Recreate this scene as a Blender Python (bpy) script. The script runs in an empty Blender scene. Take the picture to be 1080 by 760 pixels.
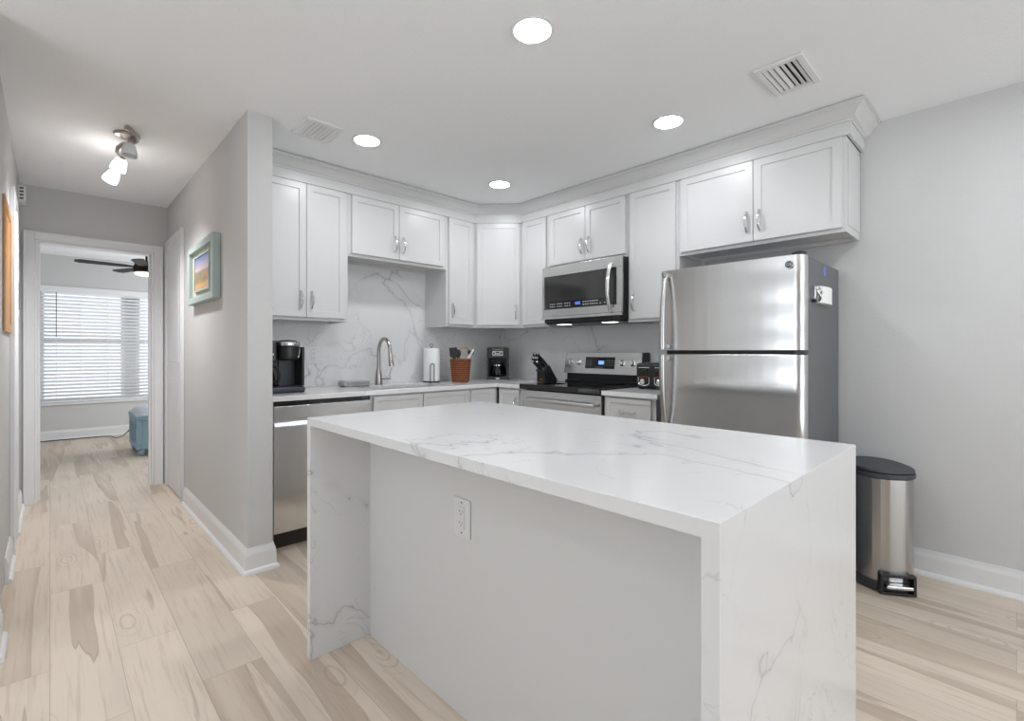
import bpy, bmesh, math, random
from mathutils import Vector, Matrix

random.seed(7)
scene = bpy.context.scene
col = scene.collection
PI = math.pi
R = math.radians

# ------------------------------------------------------------------ camera
cam_d = bpy.data.cameras.new('camera')
cam_d.sensor_width = 36.0
cam_d.lens = 509.3 / 1080 * 36
cam_d.shift_y = -(380 - 370.66) / 1080
cam_d.clip_start = 0.02
cam = bpy.data.objects.new('camera', cam_d)
col.objects.link(cam)
cam.location = (0, 0, 1.165)
cam.rotation_euler = (PI / 2, 0, -R(43.737))
scene.camera = cam

# ------------------------------------------------------------------ world, exposure, added fill light
scene.view_settings.view_transform = 'Standard'
scene.view_settings.look = 'None'
scene.view_settings.gamma = 1.0
scene.view_settings.use_curve_mapping = False
scene.view_settings.exposure = 0.49
scene.cycles.use_denoising = True
scene.cycles.max_bounces = 10
scene.cycles.diffuse_bounces = 6
scene.cycles.caustics_reflective = False
scene.cycles.caustics_refractive = False
scene.cycles.sample_clamp_indirect = 6.0
w = bpy.data.worlds.new('world')
scene.world = w
w.use_nodes = True
bg = w.node_tree.nodes['Background']
bg.inputs[0].default_value = (0.86, 0.93, 1.0, 1)
bg.inputs[1].default_value = 1.05


def area(name, loc, rot, sx, sy, power, color=(1, 1, 1)):
    l = bpy.data.lights.new(name, 'AREA')
    l.shape = 'RECTANGLE'
    l.size, l.size_y = sx, sy
    l.energy = power
    l.color = color
    o = bpy.data.objects.new(name, l)
    o.location = loc
    o.rotation_euler = rot
    col.objects.link(o)
    return o


FILL_TINT = (0.93, 0.97, 1.0)
# added area lights standing in for unseen living room and bedroom windows,
# tilted up in strips to brighten the ceiling
def fill_strips(name, x0, y0, x1, y1, zlo, zhi, n, tilt, power):
    """added light strips along the segment (x0, y0)-(x1, y1), light going to the left of that direction"""
    wd = math.hypot(x1 - x0, y1 - y0)
    rz = math.atan2(y1 - y0, x1 - x0)
    for i in range(n):
        z = zlo + (zhi - zlo) * (i + .5) / n
        area(name, ((x0 + x1) / 2, (y0 + y1) / 2, z), (PI / 2 + R(tilt), 0, rz), wd, (zhi - zlo) / n, power / n, FILL_TINT)


fill_strips('fill_living_back', -0.1, -3.40, 2.9, -3.40, 0.2, 2.3, 5, 58, 54)
fill_strips('fill_living_side', -2.90, 1.9, -2.90, -0.7, 0.2, 2.2, 5, 66, 34)
fill_strips('fill_bedroom_side', 2.44, 6.4, 2.44, 8.0, 0.6, 2.0, 1, 15, 55)  # added bedroom light, no window in this wall
LENS_POWER = 80.0       # radiance of a recessed light's lens

# ------------------------------------------------------------------ materials
MATS = {}


def new_mat(name):
    m = bpy.data.materials.new(name)
    m.use_nodes = True
    MATS[name] = m
    nt = m.node_tree
    return m, nt, nt.nodes['Principled BSDF']


def N(nt, t, **kw):
    n = nt.nodes.new(t)
    for k, v in kw.items():
        if k.startswith('i_'):
            key = k[2:]
            n.inputs[int(key) if key.isdigit() else key].default_value = v
        else:
            setattr(n, k, v)
    return n


def srgb(r, g, b):
    f = lambda c: (c / 255 / 12.92) if c / 255 <= 0.04045 else ((c / 255 + 0.055) / 1.055) ** 2.4
    return (f(r), f(g), f(b), 1)


def coords(nt, scale=(1, 1, 1)):
    tc = N(nt, 'ShaderNodeTexCoord')
    mp = N(nt, 'ShaderNodeMapping')
    mp.inputs['Scale'].default_value = scale
    nt.links.new(tc.outputs['Object'], mp.inputs['Vector'])
    return mp.outputs['Vector']


def simple(name, color, rough=0.5, metal=0.0, bump=0.0, bscale=200.0, spec=0.5, coat=0.0, var=0.0, vscale=3.0):
    m, nt, b = new_mat(name)
    b.inputs['Base Color'].default_value = color
    b.inputs['Roughness'].default_value = rough
    b.inputs['Metallic'].default_value = metal
    b.inputs['Specular IOR Level'].default_value = spec
    b.inputs['Coat Weight'].default_value = coat
    if bump > 0:
        v = coords(nt)
        nz = N(nt, 'ShaderNodeTexNoise')
        nz.inputs['Scale'].default_value = bscale
        nz.inputs['Detail'].default_value = 3
        nt.links.new(v, nz.inputs['Vector'])
        bp = N(nt, 'ShaderNodeBump')
        bp.inputs['Strength'].default_value = bump
        bp.inputs['Distance'].default_value = 0.004
        nt.links.new(nz.outputs['Fac'], bp.inputs['Height'])
        nt.links.new(bp.outputs['Normal'], b.inputs['Normal'])
    v2 = coords(nt)
    nz2 = N(nt, 'ShaderNodeTexNoise')
    nz2.inputs['Scale'].default_value = vscale
    nt.links.new(v2, nz2.inputs['Vector'])
    rr = N(nt, 'ShaderNodeMapRange')
    rr.inputs['To Min'].default_value = max(0.0, rough - 0.03)
    rr.inputs['To Max'].default_value = min(1.0, rough + 0.03)
    nt.links.new(nz2.outputs['Fac'], rr.inputs['Value'])
    nt.links.new(rr.outputs['Result'], b.inputs['Roughness'])
    if var > 0:
        mx = N(nt, 'ShaderNodeMix', data_type='RGBA')
        c = color
        mx.inputs[6].default_value = (c[0] * (1 - var), c[1] * (1 - var), c[2] * (1 - var), 1)
        mx.inputs[7].default_value = (min(1, c[0] * (1 + var)), min(1, c[1] * (1 + var)), min(1, c[2] * (1 + var)), 1)
        nt.links.new(nz2.outputs['Fac'], mx.inputs[0])
        nt.links.new(mx.outputs[2], b.inputs['Base Color'])
    return m


def emissive(name, color, strength, base=(0.9, 0.9, 0.9, 1)):
    m, nt, b = new_mat(name)
    b.inputs['Base Color'].default_value = base
    b.inputs['Emission Color'].default_value = color
    b.inputs['Emission Strength'].default_value = strength
    return m


def brushed(name, color, rough=0.3, along='x', aniso=0.8):
    m, nt, b = new_mat(name)
    b.inputs['Anisotropic'].default_value = aniso
    tg = N(nt, 'ShaderNodeTangent', direction_type='RADIAL', axis='Z')
    nt.links.new(tg.outputs[0], b.inputs['Tangent'])
    b.inputs['Anisotropic Rotation'].default_value = 0.0 if along == 'x' else 0.25
    b.inputs['Metallic'].default_value = 1.0
    sc = {'x': (2, 2, 700), 'z': (700, 700, 2), 'y': (700, 2, 700)}[along]
    v = coords(nt, sc)
    nz = N(nt, 'ShaderNodeTexNoise')
    nz.inputs['Scale'].default_value = 1.0
    nz.inputs['Detail'].default_value = 4
    nt.links.new(v, nz.inputs['Vector'])
    mx = N(nt, 'ShaderNodeMix', data_type='RGBA')
    mx.inputs[6].default_value = tuple(c * 0.985 for c in color[:3]) + (1,)
    mx.inputs[7].default_value = tuple(min(1, c * 1.015) for c in color[:3]) + (1,)
    nt.links.new(nz.outputs['Fac'], mx.inputs[0])
    nt.links.new(mx.outputs[2], b.inputs['Base Color'])
    rr = N(nt, 'ShaderNodeMapRange')
    rr.inputs['To Min'].default_value = rough - 0.02
    rr.inputs['To Max'].default_value = rough + 0.02
    nt.links.new(nz.outputs['Fac'], rr.inputs['Value'])
    nt.links.new(rr.outputs['Result'], b.inputs['Roughness'])
    bp = N(nt, 'ShaderNodeBump')
    bp.inputs['Strength'].default_value = 0.004
    bp.inputs['Distance'].default_value = 0.001
    nt.links.new(nz.outputs['Fac'], bp.inputs['Height'])
    # broad, gentle waviness of sheet metal
    v2 = coords(nt, (1.6, 3.2, 1.0))
    n2 = N(nt, 'ShaderNodeTexNoise')
    n2.inputs['Scale'].default_value = 1.4
    n2.inputs['Detail'].default_value = 0.5
    nt.links.new(v2, n2.inputs['Vector'])
    b2 = N(nt, 'ShaderNodeBump')
    b2.inputs['Strength'].default_value = 0.2
    b2.inputs['Distance'].default_value = 0.012
    nt.links.new(n2.outputs['Fac'], b2.inputs['Height'])
    nt.links.new(b2.outputs['Normal'], bp.inputs['Normal'])
    nt.links.new(bp.outputs['Normal'], b.inputs['Normal'])
    return m


def quartz(name, scale, amount, base=(0.80, 0.80, 0.81), vein=(0.30, 0.30, 0.31), width=0.012, mask_lo=0.5, mask_hi=0.62, seed=0.0, rough=0.12):
    m, nt, b = new_mat(name)
    b.inputs['Roughness'].default_value = rough
    L = nt.links.new
    tc = N(nt, 'ShaderNodeTexCoord')
    mp = N(nt, 'ShaderNodeMapping')
    mp.inputs['Location'].default_value = (seed, seed * 1.7, seed * 0.6)
    mp.inputs['Rotation'].default_value = (0.5, 0.6, 0.4)
    L(tc.outputs['Object'], mp.inputs['Vector'])

    def veins(sc, wd, offs, distort):
        ad = N(nt, 'ShaderNodeVectorMath', operation='ADD')
        ad.inputs[1].default_value = offs
        L(mp.outputs['Vector'], ad.inputs[0])
        nz = N(nt, 'ShaderNodeTexNoise')
        nz.inputs['Scale'].default_value = sc
        nz.inputs['Detail'].default_value = 5
        nz.inputs['Roughness'].default_value = 0.52
        nz.inputs['Distortion'].default_value = distort
        L(ad.outputs[0], nz.inputs['Vector'])
        su = N(nt, 'ShaderNodeMath', operation='SUBTRACT')
        su.inputs[1].default_value = 0.5
        L(nz.outputs['Fac'], su.inputs[0])
        ab = N(nt, 'ShaderNodeMath', operation='ABSOLUTE')
        L(su.outputs[0], ab.inputs[0])
        mr = N(nt, 'ShaderNodeMapRange', interpolation_type='SMOOTHSTEP')
        mr.inputs['From Min'].default_value = 0.0
        mr.inputs['From Max'].default_value = wd
        mr.inputs['To Min'].default_value = 1.0
        mr.inputs['To Max'].default_value = 0.0
        L(ab.outputs[0], mr.inputs['Value'])
        mk = N(nt, 'ShaderNodeTexNoise')
        mk.inputs['Scale'].default_value = sc * 1.15
        mk.inputs['Detail'].default_value = 2
        a2 = N(nt, 'ShaderNodeVectorMath', operation='ADD')
        a2.inputs[1].default_value = (offs[0] + 7.3, offs[1] + 2.1, offs[2] - 4.4)
        L(mp.outputs['Vector'], a2.inputs[0])
        L(a2.outputs[0], mk.inputs['Vector'])
        mm = N(nt, 'ShaderNodeMapRange', interpolation_type='SMOOTHSTEP')
        mm.inputs['From Min'].default_value = mask_lo
        mm.inputs['From Max'].default_value = mask_hi
        L(mk.outputs['Fac'], mm.inputs['Value'])
        mu = N(nt, 'ShaderNodeMath', operation='MULTIPLY')
        L(mr.outputs['Result'], mu.inputs[0])
        L(mm.outputs['Result'], mu.inputs[1])
        return mu.outputs[0], mm.outputs['Result']

    v1, m1 = veins(scale, width, (0, 0, 0), 0.6)
    v2, m2 = veins(scale * 2.3, width * 1.2, (3.1, 5.7, 1.3), 1.2)
    h = N(nt, 'ShaderNodeMath', operation='MULTIPLY')
    h.inputs[1].default_value = 0.45
    L(v2, h.inputs[0])
    s = N(nt, 'ShaderNodeMath', operation='MAXIMUM')
    L(v1, s.inputs[0])
    L(h.outputs[0], s.inputs[1])
    v3, m3 = veins(scale, width * 4.0, (0, 0, 0), 0.6)
    h3 = N(nt, 'ShaderNodeMath', operation='MULTIPLY')
    h3.inputs[1].default_value = 0.22
    L(v3, h3.inputs[0])
    s3 = N(nt, 'ShaderNodeMath', operation='MAXIMUM')
    L(s.outputs[0], s3.inputs[0])
    L(h3.outputs[0], s3.inputs[1])
    s = s3
    am = N(nt, 'ShaderNodeMath', operation='MULTIPLY')
    am.inputs[1].default_value = amount
    L(s.outputs[0], am.inputs[0])
    mx = N(nt, 'ShaderNodeMix', data_type='RGBA')
    mx.inputs[6].default_value = base + (1,)
    mx.inputs[7].default_value = vein + (1,)
    L(am.outputs[0], mx.inputs[0])
    L(mx.outputs[2], b.inputs['Base Color'])
    return m


def plank_floor(name):
    m, nt, b = new_mat(name)
    L = nt.links.new
    tc = N(nt, 'ShaderNodeTexCoord')
    sp = N(nt, 'ShaderNodeSeparateXYZ')
    L(tc.outputs['Object'], sp.inputs[0])
    cb = N(nt, 'ShaderNodeCombineXYZ')
    L(sp.outputs['Y'], cb.inputs['X'])
    L(sp.outputs['X'], cb.inputs['Y'])
    br = N(nt, 'ShaderNodeTexBrick')
    br.offset = 0.37
    br.inputs['Color1'].default_value = (0, 0, 0, 1)
    br.inputs['Color2'].default_value = (1, 1, 1, 1)
    br.inputs['Mortar'].default_value = (0.5, 0.5, 0.5, 1)
    br.inputs['Scale'].default_value = 1.0
    br.inputs['Mortar Size'].default_value = 0.0012
    br.inputs['Mortar Smooth'].default_value = 0.3
    br.inputs['Brick Width'].default_value = 1.22
    br.inputs['Row Height'].default_value = 0.195
    L(cb.outputs[0], br.inputs['Vector'])
    rnd = N(nt, 'ShaderNodeSeparateColor')
    L(br.outputs['Color'], rnd.inputs[0])
    # per-plank shift of the grain
    sh = N(nt, 'ShaderNodeMath', operation='MULTIPLY')
    sh.inputs[1].default_value = 37.0
    L(rnd.outputs[0], sh.inputs[0])
    shv = N(nt, 'ShaderNodeCombineXYZ')
    L(sh.outputs[0], shv.inputs['X'])
    L(sh.outputs[0], shv.inputs['Z'])
    ad = N(nt, 'ShaderNodeVectorMath', operation='ADD')
    L(cb.outputs[0], ad.inputs[0])
    L(shv.outputs[0], ad.inputs[1])

    def noise(scale_vec, detail, dist, rough=0.5):
        mp = N(nt, 'ShaderNodeMapping')
        mp.inputs['Scale'].default_value = scale_vec
        L(ad.outputs[0], mp.inputs['Vector'])
        n = N(nt, 'ShaderNodeTexNoise')
        n.inputs['Scale'].default_value = 1.0
        n.inputs['Detail'].default_value = detail
        n.inputs['Distortion'].default_value = dist
        n.inputs['Roughness'].default_value = rough
        L(mp.outputs[0], n.inputs['Vector'])
        return n.outputs['Fac']

    def ramp(val, a, c, lo=0.0, hi=1.0):
        mr = N(nt, 'ShaderNodeMapRange', interpolation_type='SMOOTHSTEP')
        mr.inputs['From Min'].default_value = a
        mr.inputs['From Max'].default_value = c
        mr.inputs['To Min'].default_value = lo
        mr.inputs['To Max'].default_value = hi
        L(val, mr.inputs['Value'])
        return mr.outputs['Result']

    def mix(f, a, c):
        mx = N(nt, 'ShaderNodeMix', data_type='RGBA')
        L(f, mx.inputs[0])
        if isinstance(a, tuple):
            mx.inputs[6].default_value = a
        else:
            L(a, mx.inputs[6])
        if isinstance(c, tuple):
            mx.inputs[7].default_value = c
        else:
            L(c, mx.inputs[7])
        return mx.outputs[2]

    def mul(a, k):
        x = N(nt, 'ShaderNodeMath', operation='MULTIPLY')
        L(a, x.inputs[0])
        if isinstance(k, float):
            x.inputs[1].default_value = k
        else:
            L(k, x.inputs[1])
        return x.outputs[0]

    pale = srgb(216, 202, 186)
    pale2 = srgb(202, 188, 172)
    base = mix(rnd.outputs[0], pale, pale2)
    heart = noise((0.36, 5.4, 1.0), 4, 0.35, 0.40)   # wandering heartwood bands, sharp on one side
    band = mul(ramp(heart, 0.548, 0.560), ramp(heart, 0.58, 0.69, 1.0, 0.2))
    base = mix(mul(band, 0.70), base, srgb(176, 159, 141))
    edge_d = N(nt, 'ShaderNodeMath', operation='SUBTRACT')
    L(heart, edge_d.inputs[0])
    edge_d.inputs[1].default_value = 0.553
    edge_a = N(nt, 'ShaderNodeMath', operation='ABSOLUTE')
    L(edge_d.outputs[0], edge_a.inputs[0])
    line = ramp(edge_a.outputs[0], 0.0, 0.006, 1.0, 0.0)
    brk = ramp(noise((2.2, 5.0, 1.0), 2, 0.0), 0.38, 0.6, 0.25, 1.0)
    base = mix(mul(mul(line, brk), 0.5), base, srgb(126, 110, 95))
    grain = noise((2.6, 60.0, 1.0), 5, 0.3, 0.6)      # fine grain lines
    base = mix(ramp(grain, 0.48, 0.75, 0.0, 0.42), base, srgb(158, 140, 123))
    cloud = noise((1.4, 4.0, 1.0), 3, 0.2)
    base = mix(ramp(cloud, 0.45, 0.75, 0.0, 0.35), base, srgb(178, 165, 152))
    streak = noise((1.6, 22.0, 1.0), 3, 0.9)          # short dark mineral streaks
    base = mix(ramp(streak, 0.67, 0.78, 0.0, 0.4), base, srgb(134, 116, 100))
    # knots with rings
    mpk = N(nt, 'ShaderNodeMapping')
    mpk.inputs['Scale'].default_value = (1.6, 4.4, 1.0)
    L(ad.outputs[0], mpk.inputs['Vector'])
    vo = N(nt, 'ShaderNodeTexVoronoi', feature='F1')
    vo.inputs['Scale'].default_value = 1.0
    vo.inputs['Randomness'].default_value = 1.0
    L(mpk.outputs[0], vo.inputs['Vector'])
    rg = N(nt, 'ShaderNodeMath', operation='MULTIPLY')
    L(vo.outputs['Distance'], rg.inputs[0])
    rg.inputs[1].default_value = 75.0
    sn = N(nt, 'ShaderNodeMath', operation='SINE')
    L(rg.outputs[0], sn.inputs[0])
    rings = ramp(sn.outputs[0], 0.55, 1.0)
    near = ramp(vo.outputs['Distance'], 0.16, 0.34, 1.0, 0.0)
    vcs = N(nt, 'ShaderNodeSeparateColor')
    L(vo.outputs['Color'], vcs.inputs[0])
    some = ramp(vcs.outputs[0], 0.55, 0.62)
    base = mix(mul(mul(mul(rings, near), some), 0.28), base, srgb(140, 122, 106))
    # joints
    base = mix(mul(br.outputs['Fac'], 0.45), base, srgb(120, 106, 94))
    L(base, b.inputs['Base Color'])
    b.inputs['Roughness'].default_value = 0.42
    b.inputs['Specular IOR Level'].default_value = 0.4
    bp = N(nt, 'ShaderNodeBump')
    bp.inputs['Strength'].default_value = 0.12
    bp.inputs['Distance'].default_value = 0.002
    L(grain, bp.inputs['Height'])
    L(bp.outputs['Normal'], b.inputs['Normal'])
    return m


def painting_mat(name):
    m, nt, b = new_mat(name)
    L = nt.links.new
    tc = N(nt, 'ShaderNodeTexCoord')
    sp = N(nt, 'ShaderNodeSeparateXYZ')
    L(tc.outputs['Generated'], sp.inputs[0])
    cr = N(nt, 'ShaderNodeValToRGB')
    e = cr.color_ramp.elements
    e[0].position = 0.0
    e[0].color = srgb(196, 150, 110)
    e[1].position = 1.0
    e[1].color = srgb(95, 112, 158)
    for p, c in ((0.18, srgb(205, 165, 120)), (0.25, srgb(150, 120, 100)), (0.52, srgb(120, 130, 150)), (0.60, srgb(200, 175, 165)), (0.8, srgb(150, 155, 185))):
        q = cr.color_ramp.elements.new(p)
        q.color = c
    L(sp.outputs['Z'], cr.inputs[0])
    wv = N(nt, 'ShaderNodeTexNoise')
    mp = N(nt, 'ShaderNodeMapping')
    mp.inputs['Scale'].default_value = (1, 9, 2.5)
    L(tc.outputs['Generated'], mp.inputs[0])
    L(mp.outputs[0], wv.inputs['Vector'])
    wv.inputs['Scale'].default_value = 1.0
    cr2 = N(nt, 'ShaderNodeValToRGB')
    e = cr2.color_ramp.elements
    e[0].position = 0.3
    e[0].color = srgb(60, 95, 140)
    e[1].position = 0.7
    e[1].color = srgb(190, 70, 50)
    for p, c in ((0.45, srgb(120, 150, 90)), (0.55, srgb(190, 150, 80))):
        q = cr2.color_ramp.elements.new(p)
        q.color = c
    L(wv.outputs['Fac'], cr2.inputs[0])
    mr = N(nt, 'ShaderNodeMapRange')
    mr.inputs['From Min'].default_value = 0.56
    mr.inputs['From Max'].default_value = 0.48
    L(sp.outputs['Z'], mr.inputs['Value'])
    mx = N(nt, 'ShaderNodeMix', data_type='RGBA')
    mr2 = N(nt, 'ShaderNodeMapRange')
    mr2.inputs['From Min'].default_value = 0.12
    mr2.inputs['From Max'].default_value = 0.22
    L(sp.outputs['Z'], mr2.inputs['Value'])
    mu = N(nt, 'ShaderNodeMath', operation='MULTIPLY')
    L(mr.outputs[0], mu.inputs[0])
    L(mr2.outputs[0], mu.inputs[1])
    mu2 = N(nt, 'ShaderNodeMath', operation='MULTIPLY')
    L(mu.outputs[0], mu2.inputs[0])
    mu2.inputs[1].default_value = 0.75
    L(mu2.outputs[0], mx.inputs[0])
    L(cr.outputs[0], mx.inputs[6])
    L(cr2.outputs[0], mx.inputs[7])
    L(mx.outputs[2], b.inputs['Base Color'])
    b.inputs['Roughness'].default_value = 0.4
    return m


def wicker_mat(name):
    m, nt, b = new_mat(name)
    L = nt.links.new
    v = coords(nt, (1, 1, 1))
    nz = N(nt, 'ShaderNodeTexNoise')
    nz.inputs['Scale'].default_value = 60
    L(v, nz.inputs['Vector'])
    mx = N(nt, 'ShaderNodeMix', data_type='RGBA')
    mx.inputs[6].default_value = srgb(120, 60, 26)
    mx.inputs[7].default_value = srgb(176, 102, 52)
    L(nz.outputs['Fac'], mx.inputs[0])
    L(mx.outputs[2], b.inputs['Base Color'])
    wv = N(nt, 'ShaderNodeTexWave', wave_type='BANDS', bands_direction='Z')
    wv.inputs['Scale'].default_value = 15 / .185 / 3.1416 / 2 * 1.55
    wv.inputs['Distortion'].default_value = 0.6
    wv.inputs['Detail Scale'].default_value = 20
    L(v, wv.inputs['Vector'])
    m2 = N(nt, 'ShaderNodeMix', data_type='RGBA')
    m2.inputs[6].default_value = srgb(66, 32, 14)  # dark bands paint in the occlusion shade between woven rows
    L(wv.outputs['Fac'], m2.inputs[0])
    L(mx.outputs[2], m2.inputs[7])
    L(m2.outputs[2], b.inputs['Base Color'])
    b.inputs['Roughness'].default_value = 0.45
    return m


def glass_mat(name, color=(1, 1, 1, 1), rough=0.0):
    m, nt, b = new_mat(name)
    b.inputs['Base Color'].default_value = color
    b.inputs['Transmission Weight'].default_value = 1.0
    b.inputs['Roughness'].default_value = rough
    b.inputs['IOR'].default_value = 1.45
    return m


M_WALL = simple('wall_paint', (0.55, 0.547, 0.544, 1), 0.75, bump=0.35, bscale=170, spec=0.3, vscale=2)
M_WALLR = simple('wall_paint_grey', (0.58, 0.58, 0.58, 1), 0.75, bump=0.45, bscale=150, spec=0.3, vscale=2)
M_CEIL = simple('ceiling_paint', (0.85, 0.86, 0.875, 1), 0.85, bump=0.5, bscale=90, spec=0.2, vscale=2)
M_TRIM = simple('trim_paint', (0.72, 0.72, 0.73, 1), 0.35, spec=0.4)
M_CAB = simple('cabinet_lacquer', (0.60, 0.60, 0.60, 1), 0.3, spec=0.4)
M_CABSH = simple('cabinet_inner', (0.62, 0.62, 0.62, 1), 0.5)
M_TOE = simple('toe_kick_dark', (0.03, 0.025, 0.02, 1), 0.6)
M_FLOOR = plank_floor('plank_floor')
ISEED = 8.2
M_ISL = quartz('quartz_island', 1.25, 0.58, base=(0.68, 0.68, 0.685), vein=(0.30, 0.30, 0.31), width=0.0058, mask_lo=.44, mask_hi=.60, seed=ISEED, rough=.16)
M_CTR = quartz('quartz_counter', 1.8, 0.5, base=(0.74, 0.74, 0.745), vein=(0.36, 0.36, 0.37), width=0.006, mask_lo=.52, mask_hi=.68, seed=4.2)
M_SPL = quartz('quartz_backsplash', 1.15, 0.66, base=(0.72, 0.72, 0.725), vein=(0.30, 0.30, 0.31), width=0.0052, seed=9.1, mask_lo=0.40, mask_hi=0.54, rough=0.2)
M_PANEL = simple('island_panel_paint', (0.64, 0.64, 0.64, 1), 0.45)
M_STEEL = brushed('brushed_steel_horizontal', (0.69, 0.687, 0.684, 1), 0.15, 'x', 0.92)
M_STEELV = brushed('brushed_steel_vertical', (0.46, 0.455, 0.45, 1), 0.22, 'z')
M_STEELL = brushed('brushed_steel_bright', (0.66, 0.655, 0.65, 1), 0.25, 'x')
M_NICKEL = simple('brushed_nickel', (0.46, 0.43, 0.40, 1), 0.28, metal=1)
M_CHROME = simple('chrome', (0.75, 0.75, 0.76, 1), 0.12, metal=1)
M_FRSIDE = simple('fridge_side_grey', srgb(98, 100, 103), 0.45, bump=0.3, bscale=400)
M_BLACK = simple('black_plastic', (0.012, 0.012, 0.013, 1), 0.35)
M_BLACKG = simple('black_gloss', (0.008, 0.008, 0.009, 1), 0.06, spec=0.6)
M_MWGLASS = simple('smoked_window', (0.028, 0.027, 0.027, 1), 0.05, spec=0.7)
M_DARK = simple('dark_grey_plastic', srgb(58, 60, 66), 0.45, bump=0.2, bscale=300)
M_WHITE = simple('white_plastic', (0.68, 0.68, 0.68, 1), 0.35)
M_PAPER = simple('white_paper', (0.84, 0.84, 0.84, 1), 0.8, bump=0.3, bscale=250)
M_LENS = emissive('light_lens', (0.94, 0.973, 1.0, 1), LENS_POWER)
M_TASK = emissive('task_lamp_lens', (1, 0.98, 0.95, 1), 2.6)
M_SHADELIT = emissive('frosted_shade_lit', (1, 0.97, 0.94, 1), 6.5)
M_SHADEOFF = simple('frosted_shade_unlit', (0.72, 0.73, 0.74, 1), 0.35)
M_FANLAMP = emissive('fan_lamp_glass', (1, 0.82, 0.55, 1), 3.2)
M_FANBLK = simple('fan_black_metal', (0.010, 0.009, 0.008, 1), 0.6, spec=0.25)
M_DISPLAY = emissive('blue_display', (0.10, 0.22, 0.9, 1), 0.6, (0.02, 0.03, 0.08, 1))
M_DISPLAYL = emissive('light_blue_display', (0.22, 0.5, 1.0, 1), 0.8, (0.02, 0.03, 0.08, 1))
M_MARK = simple('printed_white', (0.62, 0.62, 0.62, 1), 0.5)
M_RED = simple('red_strip', srgb(120, 38, 34), 0.4)
M_GOLD = simple('gold_print', srgb(170, 130, 60), 0.4)
M_BLUEST = simple('blue_sticker', srgb(104, 120, 205), 0.5)
M_FRAMEP = simple('pale_aqua_frame', srgb(166, 180, 178), 0.45, var=0.12, vscale=12)
M_MATB = simple('cream_mat_board', srgb(184, 182, 164), 0.7)
M_ART = painting_mat('beach_painting')
M_GOLDWOOD = simple('golden_wood', srgb(178, 128, 70), 0.45, bump=0.3, bscale=60, var=0.2, vscale=14)
M_OTTO = simple('blue_grey_paint', srgb(142, 174, 192), 0.5)
M_CUSH = simple('pale_cushion_fabric', srgb(206, 212, 222), 0.9, bump=0.5, bscale=500)
M_BLIND = simple('blind_slat_white', (0.80, 0.81, 0.83, 1), 0.4)
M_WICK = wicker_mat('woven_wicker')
M_TAN = simple('tan_wood', srgb(176, 140, 100), 0.5, var=0.15, vscale=20)
M_TOWEL = simple('grey_towel', srgb(168, 168, 168), 0.95, bump=0.8, bscale=320)
M_GLASS = glass_mat('clear_glass')
M_SMOKE = glass_mat('dark_carafe_glass', (0.32, 0.32, 0.34, 1))
M_CORD = simple('black_cord', (0.02, 0.02, 0.02, 1), 0.5)
M_BURN = simple('burner_ring', (0.10, 0.10, 0.10, 1), 0.25)
M_NAVY = simple('blue_black_plastic', srgb(38, 42, 54), 0.3)


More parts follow.
